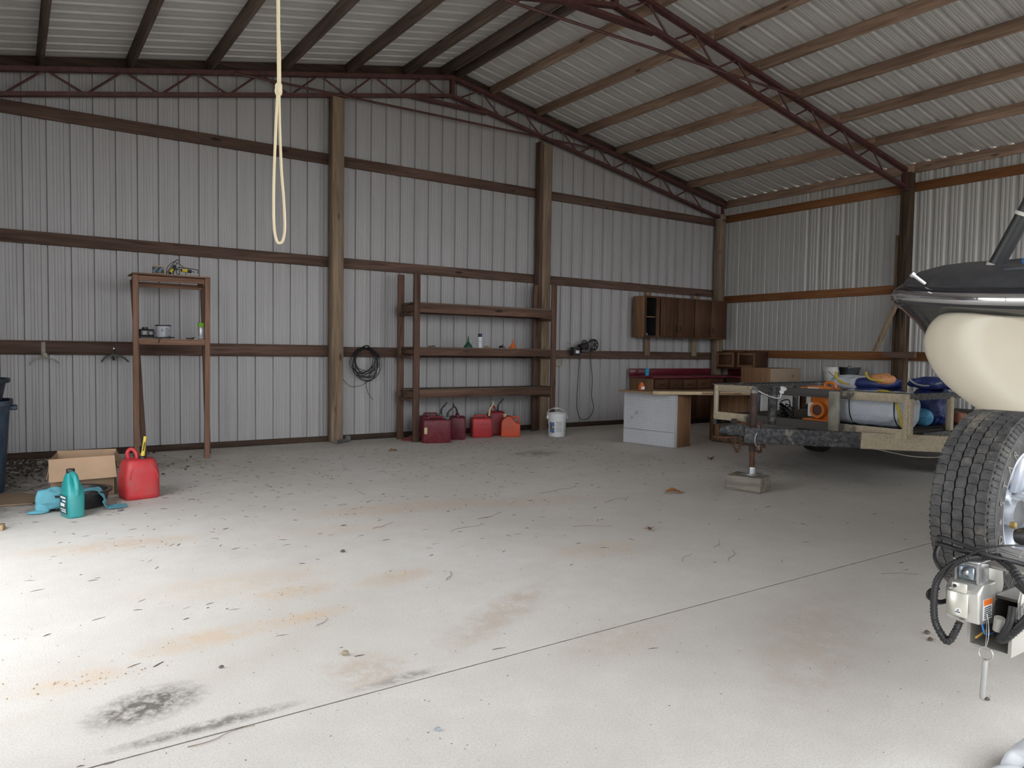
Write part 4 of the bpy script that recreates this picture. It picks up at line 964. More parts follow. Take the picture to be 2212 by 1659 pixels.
obj('emblem_band', loft(B(), [[pt(-.06 + .012 * k, z) for k in range(11)] for z in (.115, .14)], False, False), dkp, t)
# ================================================================== UTILITY TRAILER
tanm, nt, b_ = new_mat('worn_tan_paint'); v_ = coords(nt, rnd=False)
f_ = noise(nt, v_, 2.6, 7, .72); g_ = noise(nt, v_, 38, 3, .6)
c_ = ramp(nt, g_, [(.40, (.40, .335, .235)), (.6, (.50, .43, .31))])
sp_ = N(nt, 'ShaderNodeSeparateXYZ'); nt.links.new(v_, sp_.inputs[0])
ay_ = N(nt, 'ShaderNodeMath', operation='ADD'); ay_.inputs[1].default_value = -.05; nt.links.new(sp_.outputs['Y'], ay_.inputs[0])
ab_ = N(nt, 'ShaderNodeMath', operation='ABSOLUTE'); nt.links.new(ay_.outputs[0], ab_.inputs[0])
df_ = N(nt, 'ShaderNodeMath', operation='MULTIPLY_ADD'); df_.inputs[1].default_value = -.9; df_.inputs[2].default_value = .95; nt.links.new(ab_.outputs[0], df_.inputs[0])
mx_ = N(nt, 'ShaderNodeMath', operation='ADD'); nt.links.new(f_, mx_.inputs[0]); nt.links.new(df_.outputs[0], mx_.inputs[1])
c_ = mixc(nt, ramp(nt, mx_.outputs[0], [(.40, (0, 0, 0)), (.46, (1, 1, 1))]) if False else ramp(nt, mx_.outputs[0], [(.86, (0, 0, 0)), (.97, (.92, .92, .92))]), c_, (.035, .036, .040))
c_ = mixc(nt, ramp(nt, g_, [(.62, (0, 0, 0)), (.70, (.8, .8, .8))]), c_, (.07, .065, .055))
nt.links.new(c_, b_.inputs['Base Color']); b_.inputs['Roughness'].default_value = .6
tanm2, nt, b_ = new_mat('worn_black_paint'); v_ = coords(nt, rnd=False)
f_ = noise(nt, v_, 5, 7, .75); g_ = noise(nt, v_, 30, 4, .6)
c_ = ramp(nt, g_, [(.42, (.020, .022, .028)), (.62, (.085, .085, .085))])
c_ = mixc(nt, ramp(nt, f_, [(.56, (0, 0, 0)), (.66, (.8, .8, .8))]), c_, (.30, .28, .23))
nt.links.new(c_, b_.inputs['Base Color']); b_.inputs['Roughness'].default_value = .6
tang = plain('grey_tan_paint', (.30, .285, .235), .6, 0, .35, 9, .4, dustcol=(.10, .10, .09))
t = thing('utility_trailer', 'tan and black utility trailer with open rail sides, on a tongue jack', 'trailer', (-4.85, -5.12, 0))
YN, YFa, X2 = -1.14, 1.14, 3.95        # near side, far side, rear (local)
ZB, ZT = .575, .95
def angle(bm, p0, p1, h, inward, lip=.045):
    """angle iron: upright leg h tall and a lip pointing inward at its top"""
    bar(bm, p0, p1, .007, h)
    d = Vector(inward) * lip / 2; q = Vector((0, 0, h / 2 - .003))
    p0, p1 = Vector(p0), Vector(p1); ax = (p1 - p0).normalized()
    bar(bm, p0 + d + q, p1 + d + q, lip, .006)
    return bm
obj('front_top_rail', bevel(prism(B(), [(YFa + .02, ZT - .012), (YFa - .035, ZT - .095), (YN + .045, ZT - .088), (YN - .02, ZT - .0)], 0, -.03, -.022), .001, 1), tanm, t)
obj('front_top_lip', bar(B(), (-.005, YN - .02, ZT - .002), (-.005, YFa + .03, ZT - .014), .06, .007), tanm2, t)
obj('front_bottom_rail', box(B(), -.03, -.022, YN, YFa, ZB - .055, ZB + .035), tanm, t)
obj('front_bottom_lip', box(B(), -.022, .04, YN, YFa, ZB + .025, ZB + .033), tanm2, t)
for y, wd, m in ((YFa - .02, .05, tanm), (.335, .10, tanm2), (-.40, .115, tang), (YN + .02, .05, tanm)):
    obj('front_stake', bevel(box(B(), -.05 if abs(y) < 1 else -.04, -.008, y - wd / 2, y + wd / 2, ZB - .045, ZT - .02), .004, 1), m, t)
for y in (YN, YFa):
    s = 1 if y < 0 else -1
    obj('side_top_rail', angle(B(), (-.02, y, ZT - .035), (X2, y, ZT - .035), .06, (0, s, 0)), tanm2, t)
    obj('side_frame', bar(B(), (.22 if y < 0 else -.02, y, ZB - .06), (X2, y, ZB - .06), .05, .11), tanm2, t)
    for x in (.0, .77, 1.55, 2.35, 3.15, 3.93):
        obj('side_stake', bevel(box(B(), x - .03, x + .03, y - .025, y + .025, ZB - .02, ZT - .05), .003, 1), tanm if y < 0 else tanm2, t)
obj('rear_beam', box(B(), X2 - .03, X2 + .03, YN, YFa, ZB - .11, ZB), tanm2, t)
n = 15; pw = (YFa - YN - .06) / n
for k in range(n):
    y0 = YN + .03 + k * pw
    obj('deck_plank', box(B(), .02, X2 - .04, y0 + .004, y0 + pw - .004, ZB + .002 - .022, ZB + .016 - .004), wood('deck_timber', (0.030, 0.025, 0.022), (0.105, 0.090, 0.075), 0), t)
for x in (.6, 1.4, 2.2, 3.0): obj('cross_member', box(B(), x - .025, x + .025, YN + .03, YFa - .03, ZB - .10, ZB - .022), tanm2, t)
# A-frame tongue
cx, cy, cz = -1.33, -.18, .575
for s, ye in ((-1, YN - .10), (1, YFa - .1)):
    bm = bevel(bar(B(), (cx + .10, cy + s * .05, cz - .04), (.58 if s < 0 else .2, ye - (.14 if s < 0 else 0), cz - .115), .06, .15), .006, 2)
    obj('tongue_beam', bm, tanm2 if s > 0 else tanm2, t)
A_, B_ = Vector((cx + .10, cy - .05, cz - .04)), Vector((.58, YN - .24, cz - .115))
obj('tongue_beam_sheath', bar(B(), A_.lerp(B_, .52), A_.lerp(B_, 1.003), .064, .154), tanm, t)
cp = B(); loft(cp, [[(cx - .16, cy + dy, cz + dz) for dy, dz in ((-.03, -.01), (.03, -.01), (.03, .03), (-.03, .03))], [(cx - .10, cy + dy, cz + dz) for dy, dz in ((-.055, -.04), (.055, -.04), (.05, .055), (-.05, .055))],
     [(cx + .02, cy + dy, cz + dz) for dy, dz in ((-.055, -.04), (.055, -.04), (.05, .065), (-.05, .065))], [(cx + .16, cy + dy, cz + dz) for dy, dz in ((-.09, -.08), (.09, -.08), (.08, .045), (-.08, .045))]])
cpo = obj('coupler', bevel(cp, .012, 2), tanm2, t)
obj('coupler_lip', bevel(box(B(), cx - .20, cx + .0, cy - .06, cy + .06, cz - .062, cz - .045), .004, 1), rustm, cpo)
# jack
jx, jy = -1.07, -.215
jk = obj('jack_tube', tube(B(), [(jx, jy, .36), (jx, jy, .93)], .034, 20), plain('jack_paint', (.055, .035, .032), .6, .2, .6, 10, .5, dustcol=(.15, .06, .035)), t)
obj('jack_leg', tube(B(), [(jx, jy, .20), (jx, jy, .60)], .026, 20), rustm, jk)
obj('jack_foot_cup', lathe(B(), [(.034, 0), (.036, .01), (.032, .06), (.028, .062)], 20, Matrix.Translation((jx, jy, .153))), zinc, jk)
obj('jack_foot_plate', bevel(obox(B(), (jx, jy, .149), (.18, .13, .008), (0, 0, .15)), .002, 1), zinc, jk)
obj('jack_cap', lathe(B(), [(.036, 0), (.037, .03), (.02, .045), (.012, .06)], 20, Matrix.Translation((jx, jy, .925))), greysteel, jk)
obj('crank_arm', tube(B(), spline([(jx, jy - .0, .965), (jx + .05, jy - .03, .935), (jx + .12, jy - .06, .90), (jx + .23, jy - .09, .875), (jx + .265, jy - .10, .885), (jx + .275, jy - .10, .93)], 5), .008, 8), zinc, jk)
obj('crank_knob', lathe(B(), [(.012, 0), (.024, .008), (.018, .03), (.032, .05), (.03, .062), (.01, .066)], 16, Matrix.Translation((jx + .275, jy - .10, .925)) @ Matrix.Rotation(.5, 4, 'X')), whitep, jk)
obj('jack_mount', box(B(), jx - .05, jx + .05, jy - .09, jy + .09, cz - .06, cz + .02), rustm, jk)
# safety chains: every link its own ring
def links(path, name='chain_link', r=.0165, wr=.0042):
    P = spline(path, 12)
    L = [0]
    for a, b2 in zip(P, P[1:]): L.append(L[-1] + (b2 - a).length)
    d = 0; k = 0; par = None
    while d < L[-1]:
        i = max(j for j in range(len(L)) if L[j] <= d); i = min(i, len(P) - 2)
        p = P[i].lerp(P[i + 1], (d - L[i]) / max(1e-6, L[i + 1] - L[i])); tg = (P[i + 1] - P[i]).normalized()
        q = tg.to_track_quat('X', 'Z').to_matrix().to_4x4() @ Matrix.Rotation(PI / 2 * (k % 2) + .4, 4, 'X')
        ring = [p + q.to_3x3() @ Vector((r * 1.35 * math.cos(a), r * .8 * math.sin(a), 0)) for a in [2 * PI * j / 14 for j in range(14)]]
        obj(name, tube(B(), ring, wr, 6, closed=True), rustm, t); d += r * 1.75; k += 1
links([(jx - .01, jy - .05, .62), (jx - .05, jy - .09, .58), (jx - .03, jy - .10, .50), (jx - .05, jy - .08, .40), (jx + .03, jy - .07, .37), (jx + .05, jy - .06, .45), (jx + .06, jy - .06, .58)])
links([(cx - .03, cy - .04, .52), (cx - .04, cy - .06, .44), (cx - .0, cy - .06, .385), (cx + .04, cy - .06, .44), (cx + .05, cy - .04, .53)])
links([(jx + .02, jy - .06, .64), (jx + .0, jy - .11, .52), (jx + .03, jy - .11, .42), (jx + .06, jy - .09, .50), (jx + .05, jy - .05, .62)])
obj('safety_hook', tube(B(), spline([(jx - .07, jy - .10, .56), (jx - .10, jy - .10, .51), (jx - .09, jy - .10, .45), (jx - .05, jy - .10, .42)], 5), .006, 6), zinc, t)
# wheels and axles
tyre_m = plain('tyre_rubber', (.016, .016, .017), .75, 0, .4, 9, .3, dustcol=(.07, .065, .06))
for x in (2.05, 2.86):
    obj('axle', tube(B(), [(x, YN, .34), (x, YFa, .34)], .035, 10), tanm2, t)
    for y in (YN + .06, YFa - .02):
        wh = obj('wheel', lathe(B(), [(.17, -.07), (.20, -.10), (.29, -.105), (.335, -.085), (.338, -.03), (.333, -.027), (.338, -.024), (.338, .024), (.333, .027), (.338, .03), (.335, .085), (.29, .105), (.20, .10), (.17, .07)], 40, Matrix.Translation((x, y, .338)) @ Matrix.Rotation(PI / 2, 4, 'X'), cap=False), tyre_m, t)
        obj('rim', lathe(B(), [(0, -.02), (.06, -.035), (.13, -.03), (.165, -.07), (.178, -.075), (.178, .075), (.165, .07), (.13, .03), (0, .03)], 32, Matrix.Translation((x, y, .338)) @ Matrix.Rotation(PI / 2, 4, 'X')), whitep, wh)
obj('fender', loft(B(), [[(x, YN - .16, z), (x, YN + .02, z)] for x, z in ((1.6, .45), (1.75, .70), (2.05, .745), (2.86, .745), (3.15, .70), (3.3, .45))], False, False), tanm2, t)
obj('hanging_cord', tube(B(), spline([(-.05, -.72, .415), (.05, -.92, .375), (.16, -1.10, .345), (.36, -1.24, .34), (.62, -1.24, .36), (.80, -1.22, .42)], 8), .006, 6), plain('grey_cord', (.38, .36, .30), .8), t)

# block under the jack
bm = bevel(box(B(), -.175, .175, -.13, .13, 0, .143), .012, 2)
tag(obj('timber_block', jitter(bm, .006, 14), wood('weathered_block', (0.075, 0.068, 0.06), (0.40, 0.355, 0.295), 0, weather=.6), None, (-5.985, -5.345, 0), math.radians(0) and None or (0, 0, math.radians(-75))), 'weathered timber block under the trailer jack', 'block')

# ================================================================== LOAD ON THE TRAILER
DZ = ZB + .0125
t = thing('air_blower', 'orange electric air blower for inflatables on the trailer deck', 'blower', (-4.58, -5.24, DZ), math.radians(0))
org = plain('orange_plastic', (.62, .17, .02), .35, 0, .1, 5, .08)
R = Matrix.Rotation(PI / 2, 4, 'Y')
# scroll housing: wheel-shaped, axis along x (faces the tongue)
def scroll(r0, x0, x1, n=36):
    secs = []
    for x, k in ((x0, .86), (x0 + .02, 1.0), (x1 - .02, 1.0), (x1, .86)):
        secs.append([(x, k * (r0 + .03 * a / (2 * PI)) * math.cos(a), .20 + k * (r0 + .03 * a / (2 * PI)) * math.sin(a)) for a in [2 * PI * i / n for i in range(n)]])
    return loft(B(), secs)
obj('scroll_housing', scroll(.165, -.06, .14), org, t)
obj('outlet', bevel(box(B(), -.055, .13, .02, .22, .255, .375), .012, 2), org, t)
obj('inlet_ring', lathe(B(), [(.058, 0), (.085, 0), (.088, .01), (.088, .06), (.06, .065), (.058, .03)], 28, Matrix.Translation((-.125, .03, .125)) @ R, cap=False), org, t)
obj('inlet_mesh', lathe(B(), [(0, 0), (.058, 0), (.058, .008), (0, .008)], 28, Matrix.Translation((-.112, .03, .125)) @ R), plain('brown_mesh', (.10, .035, .02), .6, 0, .5, 60), t)
obj('side_cover', bevel(box(B(), -.10, .05, .10, .16, .05, .20), .01, 2), whitep, t)
obj('base_plate', bevel(box(B(), -.13, .18, -.15, .20, 0, .028), .006, 2), org, t)
obj('top_handle', tube(B(), spline([(.02, -.09, .36), (.02, -.07, .405), (.02, .02, .415), (.02, .04, .37)], 5), .016, 10), org, t)
lb = obj('warning_label', box(B(), -.0575, -.0555, .06, .19, .275, .36), wht, t)
for k in range(4): obj('label_print', box(B(), -.0585, -.0576, .07, .18 - .02 * (k % 2), .285 + .018 * k, .292 + .018 * k), plain('green_grey_print', (.30, .34, .30), .6), lb)
lb = obj('warning_label', box(B(), -.05, .0, .2205, .2225, .265, .355), wht, t)
obj('side_label', prism(B(), [(.225, .265), (.275, .265), (.275, .35), (.225, .35)], 0, -.052, -.05), wht, t)
obj('label_print', box(B(), -.0532, -.0522, .228, .272, .27, .29), plain('red_print', (.5, .08, .06), .6), t)
obj('outlet_collar', box(B(), -.05, .12, .221, .29, .27, .36), org, t)
t = thing('power_cord', 'bundle of black power cord heaped beside the orange blower', 'cord', (-4.68, -4.835, DZ))
for k in range(9):
    ax_, az = random.uniform(.05, .10), random.uniform(.05, .10); ph = random.uniform(0, 6)
    pts = [(random.uniform(-.01, .01) + .03 * math.sin(a + ph), ax_ * math.cos(a) + .02 * math.sin(3 * a + k), .012 + az * (1 + math.sin(a + ph * .3))) for a in [2 * PI * i / 22 for i in range(22)]]
    obj('cord_loop', tube(B(), pts, .007, 6, closed=True), blackr, t)
obj('cord_tail', tube(B(), spline([(-.02, .05, .05), (-.04, .12, .02), (-.04, .16, .008), (-.02, .18, .008)], 5), .007, 6), blackr, t)

def cloth_mat(name, col, rough=.55, var=.15):
    m, nt, b = new_mat(name); v = coords(nt)
    nt.links.new(ramp(nt, noise(nt, v, 5, 5), [(.3, sc3(col, 1 - var)), (.7, sc3(col, 1 + var))]), b.inputs['Base Color'])
    b.inputs['Roughness'].default_value = rough
    f = noise(nt, coords(nt, (5, 2.2, 4)), 1.3, 3, .5, 1.4); bump(nt, b, f, .7, .05)
    return m
silver = cloth_mat('silver_vinyl', (.50, .54, .60), .38, .08)
bluev = cloth_mat('blue_vinyl', (.022, .040, .16), .45)
pink = cloth_mat('orange_vinyl', (.55, .24, .10), .5)
yel = cloth_mat('yellow_vinyl', (.55, .44, .06), .5)
cyan = cloth_mat('sky_blue_vinyl', (.10, .36, .60), .45)
def lump(c, r, seed, n=40, m=24, amp=.16, flat=0.0, k=2.6, freq=2.6, folds=.05):
    """crumpled bundle: a superellipsoid with folds"""
    bm = B(); rings = []
    for i in range(1, m):
        ph = -PI / 2 + PI * i / m; row = []
        for j in range(n):
            th = 2 * PI * j / n
            e = lambda q: math.copysign(abs(q) ** (2 / k), q)
            p = Vector((r[0] * e(math.cos(ph)) * e(math.cos(th)), r[1] * e(math.cos(ph)) * e(math.sin(th)), r[2] * e(math.sin(ph))))
            d = 1 + amp * mnoise.noise(p * freq / max(r) * .5 + Vector((seed, 0, 0))) + folds * math.sin(9 * mnoise.noise(p * 6 + Vector((0, seed, 0))) + 3 * p.y / r[1])
            q = p * d; q.z = max(q.z, -r[2] * (1 - flat)); row.append(bm.verts.new(Vector(c) + q))
        rings.append(row)
    loft_rings(bm, rings, True, False, True); return bm
t = thing('rolled_inflatable', 'silver-grey rolled vinyl inflatable tied with black cords on the trailer', 'inflatable', (-4.55, -5.785, DZ))
# a roll along y, squashed, with cinched cords
secs = []; n = 40; cin = (-.0, )
for i in range(41):
    y = -.33 + .66 * i / 40
    k = 1 - .05 * math.exp(-((y - .19) / .02) ** 2) - .06 * math.exp(-((y + .27) / .02) ** 2)
    e = min(1, (1 - abs(y) / .34) * 9) ** .5
    secs.append([(0.20 * k * (.75 + .25 * e) * math.copysign(abs(math.cos(a)) ** .75, math.cos(a)) + .010 * mnoise.noise(Vector((a * 2.2, y * 9, 1))), y + .015 * mnoise.noise(Vector((a * 2, y * 3, 7))), .182 + (.178 * k * (.86 + .14 * e)) * math.copysign(abs(math.sin(a)) ** .75, math.sin(a)) + .008 * mnoise.noise(Vector((a * 2.2, y * 11, 5)))) for a in [2 * PI * j / n for j in range(n)]])
obj('vinyl_roll', loft(B(), secs), silver, t, smooth=80)
for y in (.19, -.27):
    obj('tie_cord', tube(B(), [(.194 * math.copysign(abs(math.cos(a)) ** .75, math.cos(a)), y + .02 * math.sin(a), .182 + .172 * math.copysign(abs(math.sin(a)) ** .75, math.sin(a))) for a in [2 * PI * j / 40 for j in range(40)]], .006, 6, closed=True), blackr, t)
obj('yellow_edge', tube(B(), spline([(-.10, -.06, .362), (-.13, -.18, .355), (-.165, -.26, .30), (-.19, -.315, .19), (-.18, -.335, .08), (-.16, -.34, .03)], 6), .016, 8), yel, t)
t = thing('blue_tarp_bundle', 'crumpled navy vinyl bundle with grey and silver parts behind the rolled inflatable', 'tarp', (-4.08, -5.50, DZ))
obj('bundle', lump((0, 0, .215), (.22, .26, .215), 2.0, amp=.15), bluev, t, smooth=80)
obj('silver_fold', lump((-.02, .26, .40), (.16, .24, .085), 5.0, amp=.25), silver, t, smooth=80)
obj('blue_fold', lump((-.06, -.02, .42), (.14, .25, .065), 8.0, amp=.22), bluev, t, smooth=80)
obj('yellow_edge', tube(B(), spline([(-.08, .42, .515), (-.12, .40, .48), (-.14, .36, .44), (-.16, .28, .405), (-.17, .20, .395)], 6), .014, 8), yel, t)
obj('orange_fold', lump((-.10, -.12, .46), (.10, .13, .065), 11.0, amp=.25), pink, t, smooth=80)
obj('yellow_edge', tube(B(), spline([(-.16, .03, .53), (-.20, .0, .50), (-.215, -.06, .46), (-.21, -.14, .455), (-.19, -.19, .45)], 6), .013, 8), yel, t)
t = thing('blue_tarp_heap', 'navy vinyl heap with grey edging on the near side of the trailer', 'tarp', (-3.84, -6.00, DZ))
obj('heap', lump((0, .03, .20), (.23, .17, .205), 14.0, amp=.15), bluev, t, smooth=80)
obj('top_fold', lump((-.12, -.02, .44), (.15, .21, .062), 17.0, amp=.25), bluev, t, smooth=80)
obj('sky_blue_fold', lump((-.20, .03, .085), (.10, .11, .085), 21.0, amp=.2), cyan, t, smooth=80)
obj('grey_edge', tube(B(), spline([(-.26, .15, .48), (-.27, .08, .435), (-.27, .0, .415), (-.28, -.08, .42), (-.26, -.18, .45)], 6), .009, 6), plain('grey_webbing', (.34, .34, .33), .7), t)
obj('grey_edge', tube(B(), spline([(-.28, .13, .37), (-.30, .08, .30), (-.30, .04, .22), (-.29, .02, .16)], 6), .009, 6), plain('grey_webbing', (.34, .34, .33)), t)
t = thing('clear_hose', 'loop of grey hose on the trailer deck beside the navy heap', 'hose', (-3.32, -6.02, DZ))
obj('hose', tube(B(), spline([(-.25, .02, .012), (.05, -.02, .012), (.14, -.05, .06), (.17, -.06, .18), (.12, -.04, .30), (.02, .02, .34), (-.05, .04, .30)], 8), .011, 8), plain('grey_hose', (.36, .36, .33), .4), t)
bm = lump((0, 0, .065), (.09, .08, .065), 30.0, 20, 12)
tag(obj('ball_scrap', bm, plain('terracotta', (.30, .12, .07), .7), None, (-3.46, -6.05, DZ), smooth=80), 'terracotta-coloured lump on the trailer deck beside the navy heap', 'lump')
# ================================================================== BOAT ON ITS TRAILER
YC = -8.95
t = thing('boat', 'black and cream boat with chrome rub rail on the trailer at right', 'boat', (-8.45, YC, 0))
gel, nt, b_ = new_mat('black_gelcoat')
b_.inputs['Base Color'].default_value = (.012, .013, .020, 1); b_.inputs['Roughness'].default_value = .12; b_.inputs['Coat Weight'].default_value = .6
nt.links.new(ramp(nt, noise(nt, coords(nt), 14, 5), [(.3, (.09,) * 3), (.7, (.20,) * 3)]), b_.inputs['Roughness'])
deckm = plain('charcoal_deck', (.040, .042, .048), .42, 0, .25, 7, .10)
cream = plain('cream_gelcoat', (.62, .57, .455), .28, 0, .05, 2)
chrome = plain('chrome', (.75, .76, .80), .12, 1.0, .05)
def arr(pts): return [Vector(p) for p in pts]
# plan of the rub rail: (x back from bow, half width)
PLAN = [(0, 0), (.004, .22), (.03, .46), (.09, .70), (.25, 1.01), (.55, 1.18), (.95, 1.26), (1.95, 1.30), (3.4, 1.30), (5.2, 1.26)]
pl = spline([(x, w_, 0) for x, w_ in PLAN], 6)
def sheer(w_): return 1.525 + .075 * min(1, (w_ / 1.0) ** 2)
def ring(off, dz, dx=0.0):
    half = []
    for i, p in enumerate(pl):
        a, b2 = pl[max(i - 1, 0)], pl[min(i + 1, len(pl) - 1)]
        tg = (b2 - a); tg = tg.normalized() if i else Vector((0, 1, 0))
        nrm = Vector((-tg.y, tg.x, 0))          # outward: towards the bow and the side
        if i == 0: nrm = Vector((-1, 0, 0))
        q = p + nrm * off
        half.append(Vector((q.x + dx, max(q.y, 0), sheer(p.y) + dz)))
    return [Vector((p.x, -p.y, p.z)) for p in half[:0:-1]] + half
# rail: moulded black bumper with a chrome insert
obj('rub_rail', loft(B(), [ring(o, z) for o, z in ((-.03, -.055), (.012, -.05), (.028, -.035), (.034, -.005), (.030, .028), (.012, .045), (-.03, .05))], False, False), gel, t)
obj('rail_insert', loft(B(), [ring(o, z) for o, z in ((.030, -.030), (.040, -.022), (.044, -.006), (.040, .010), (.033, .018))], False, False), chrome, t)
# black flared topsides under the rail
obj('topsides', loft(B(), [ring(o, z, dx) for o, z, dx in ((.0, -.052, 0), (-.03, -.13, .11), (-.075, -.24, .17), (-.14, -.36, .25), (-.26, -.50, .38), (-.42, -.60, .70))], False, False), gel, t)
# deck: rises inboard to the crown
obj('deck', loft(B(), [ring(o, z, dx) for o, z, dx in ((.005, .046, 0), (-.03, .085, 0), (-.07, .112, .0), (-.16, .142, .02), (-.26, .158, .04), (-.36, .165, .06))], False, False), deckm, t)
inner = ring(-.36, .165, .06); bm = B(); n2 = len(inner) // 2
loft(bm, [[inner[i], Vector((inner[i].x, inner[i].y * .0, inner[i].z + .005)), inner[-1 - i]] for i in range(n2 + 1)], False, False)
obj('deck_floor', bm, deckm, t)
# transom
tr = [Vector((5.2, y, z)) for y, z in ((-1.24, 1.60), (1.24, 1.60), (1.0, 1.1), (0, .85), (-1.0, 1.1))]
bm = B(); bm.faces.new([bm.verts.new(p) for p in tr]); obj('transom', bm, gel, t)
# cream lower hull: a blunt rounded nose
SEC = [(0, .985), (.22, .985), (.42, 1.005), (.60, 1.048), (.75, 1.14), (.845, 1.235), (.895, 1.345), (.885, 1.42), (.85, 1.475), (.79, 1.50), (.62, 1.49), (.30, 1.478), (0, 1.475)]
ss = spline([(a, b2, 0) for a, b2 in SEC], 5)
def hsec(x, k, kz, z0=1.27):
    h = [Vector((x, p.x * k, z0 + (p.y - z0) * kz)) for p in ss]
    return h + [Vector((q.x, -q.y, q.z)) for q in h[-2:0:-1]]
obj('cream_hull', loft(B(), [hsec(.085, .52, .62, 1.36), hsec(.055, .62, .78, 1.34), hsec(.062, .74, .90), hsec(.09, .86, .965), hsec(.14, .95, .99), hsec(.21, 1.0, 1.0), hsec(.30, 1.02, 1.0), hsec(.7, 1.02, .93), hsec(1.1, 1.04, .90), hsec(5.1, 1.05, .90)]), cream, t, smooth=60)
# deck fittings
obj('locker_panel', bevel(obox(B(), (.135, .42, 1.655), (.012, .26, .06), (0, -.75, -.30)), .006, 2), plain('slate_panel', (.10, .11, .125), .4, 0, .1), t)
st = obj('bow_stud', tube(B(), [(.15, .87, 1.635), (.115, .905, 1.675)], .009, 12), chrome, t)
obj('stud_head', tube(B(), [(.116, .904, 1.674), (.108, .912, 1.683)], .015, 14), chrome, st)
for k in range(9):
    i = len(pl) - 1 + 6 + k * 3
    rr = ring(.040, -.006); p = rr[i]
    obj('rail_screw', lathe(B(), [(0, 0), (.006, 0), (.006, .003), (0, .004)], 8, Matrix.Translation(p) @ Vector((p.x - 1.2, p.y * .9, 0)).to_track_quat('Z', 'Y').to_matrix().to_4x4()), chrome, t)
gp_ = plain('charcoal_tube', (.030, .031, .032), .45, .2, .15)
lg = plain('pale_ring', (.52, .50, .45), .5)
p0, p1 = Vector((.40, .69, 1.70)), Vector((.40, .41, 2.28)); d = (p1 - p0)
P_ = lambda k: p0 + d * k
po = obj('tower_leg', tube(B(), [P_(0), P_(.50)], .034, 24), gp_, t)
obj('tower_leg_upper', tube(B(), [P_(.50), P_(1.0)], .036, 24), gp_, po)
for k, r_ in ((.02, .040), (.40, .040), (.56, .042), (.78, .052)):
    obj('leg_ring', tube(B(), [P_(k), P_(k + .025)], r_, 24), lg, po)
obj('latch', bevel(obox(B(), P_(.48) + Vector((-.036, -.02, 0)), (.012, .03, .06), (0, -.5, .3)), .003, 1), chrome, po)
obj('latch_ring', tube(B(), [P_(.53) + Vector((-.04, -.02, 0)) + Vector((0, .016 * math.cos(a), .02 * math.sin(a))) for a in [2 * PI * i / 14 for i in range(14)]], .004, 6, closed=True), chrome, po)
obj('tower_strut', tube(B(), [(.42, .46, 1.70), (.42, .20, 1.86)], .026, 16), gp_, t)
tag(obj('blue_rope', tube(B(), spline([(-.11, .06, .0), (-.05, .02, .008), (.0, .0, .012), (.02, -.04, .05), (.0, -.08, .09), (.0, -.12, .05), (.02, -.18, .03)], 6), .012, 8), plain('bright_blue_rope', (.03, .18, .50), .7, 0, .15, 30), None, (-8.22, YC + .40, 1.70)), 'bright blue rope tied on the boat foredeck', 'rope')

# ---- the boat trailer
galv = plain('galvanised_tongue', (.46, .45, .42), .42, .6, .15, 6)
t = thing('boat_trailer', 'boat trailer with folding tongue hinge, spare wheel and wiring', 'trailer', (-9.70, YC - .03, 0))
def chan(bm, x0, x1, w_, z0, z1, th_=.008):
    box(bm, x0, x1, -w_ / 2, -w_ / 2 + th_, z0, z1); box(bm, x0, x1, w_ / 2 - th_, w_ / 2, z0, z1); box(bm, x0, x1, -w_ / 2 + th_, w_ / 2 - th_, z0, z0 + th_); return bm
obj('tongue_channel', chan(B(), 0, 6.3, .106, .535, .632), galv, t)
obj('tongue_cover', box(B(), .16, 6.3, -.053, .053, .633, .641), galv, t)
# hinge plates around the tongue end
hp = obj('hinge_plate', bevel(prism(B(), [(.02, .60), (.20, .60), (.22, .66), (.20, .75), (.04, .75), (.01, .68)], 1, -.066, -.057), .002, 1), galv, t)
obj('hinge_plate', bevel(prism(B(), [(.02, .60), (.20, .60), (.22, .66), (.20, .74), (.04, .74), (.01, .68)], 1, .057, .066), .002, 1), galv, t)
obj('hinge_bridge', bevel(loft(B(), [[(x, y, z) for y, z in ((-.066, .752), (.066, .752), (.066, .742), (-.066, .742))] for x in (.04, .20)]), .002, 1), galv, t)
for x, z, r_ in ((.10, .705, .018), (.03, .655, .016)):
    bo = obj('hinge_bolt', lathe(B(), [(r_ * 1.25, 0), (r_ * 1.25, .003), (r_, .003), (r_, .012), (0, .012)], 6, Matrix.Translation((x, -.066, z)) @ Matrix.Rotation(PI / 2, 4, 'X')), zinc, t)
    obj('bolt_washer', lathe(B(), [(0, 0), (r_ * 1.5, 0), (r_ * 1.5, .003), (0, .003)], 20, Matrix.Translation((x, -.0665, z)) @ Matrix.Rotation(PI / 2, 4, 'X')), zinc, bo)
# actuator box with fold-over latch, on the far side of the tongue end
bx = obj('latch_box', bevel(prism(B(), [(-.035, .615), (-.045, .72), (-.02, .745), (.055, .745), (.055, .600)], 1, .012, .130), .008, 2), plain('nickel_plate', (.66, .66, .63), .3, .7, .08), t)
obj('front_plate', bevel(box(B(), -.052, -.046, .045, .118, .632, .712), .002, 1), plain('pale_zinc', (.70, .69, .62), .35, .5, .06), bx)
obj('tab', bevel(box(B(), -.056, -.050, .048, .100, .714, .745), .002, 1), plain('pale_zinc', (.70, .69, .62)), bx)
obj('tab_hole', lathe(B(), [(0, 0), (.006, 0), (.006, .002), (0, .002)], 14, Matrix.Translation((-.0565, .088, .733)) @ Matrix.Rotation(-PI / 2, 4, 'Y')), blackp, bx)
rs = obj('round_sticker', lathe(B(), [(0, 0), (.011, 0), (.011, .001), (0, .001)], 20, Matrix.Translation((-.0525, .075, .650)) @ Matrix.Rotation(-PI / 2, 4, 'Y')), wht, bx)
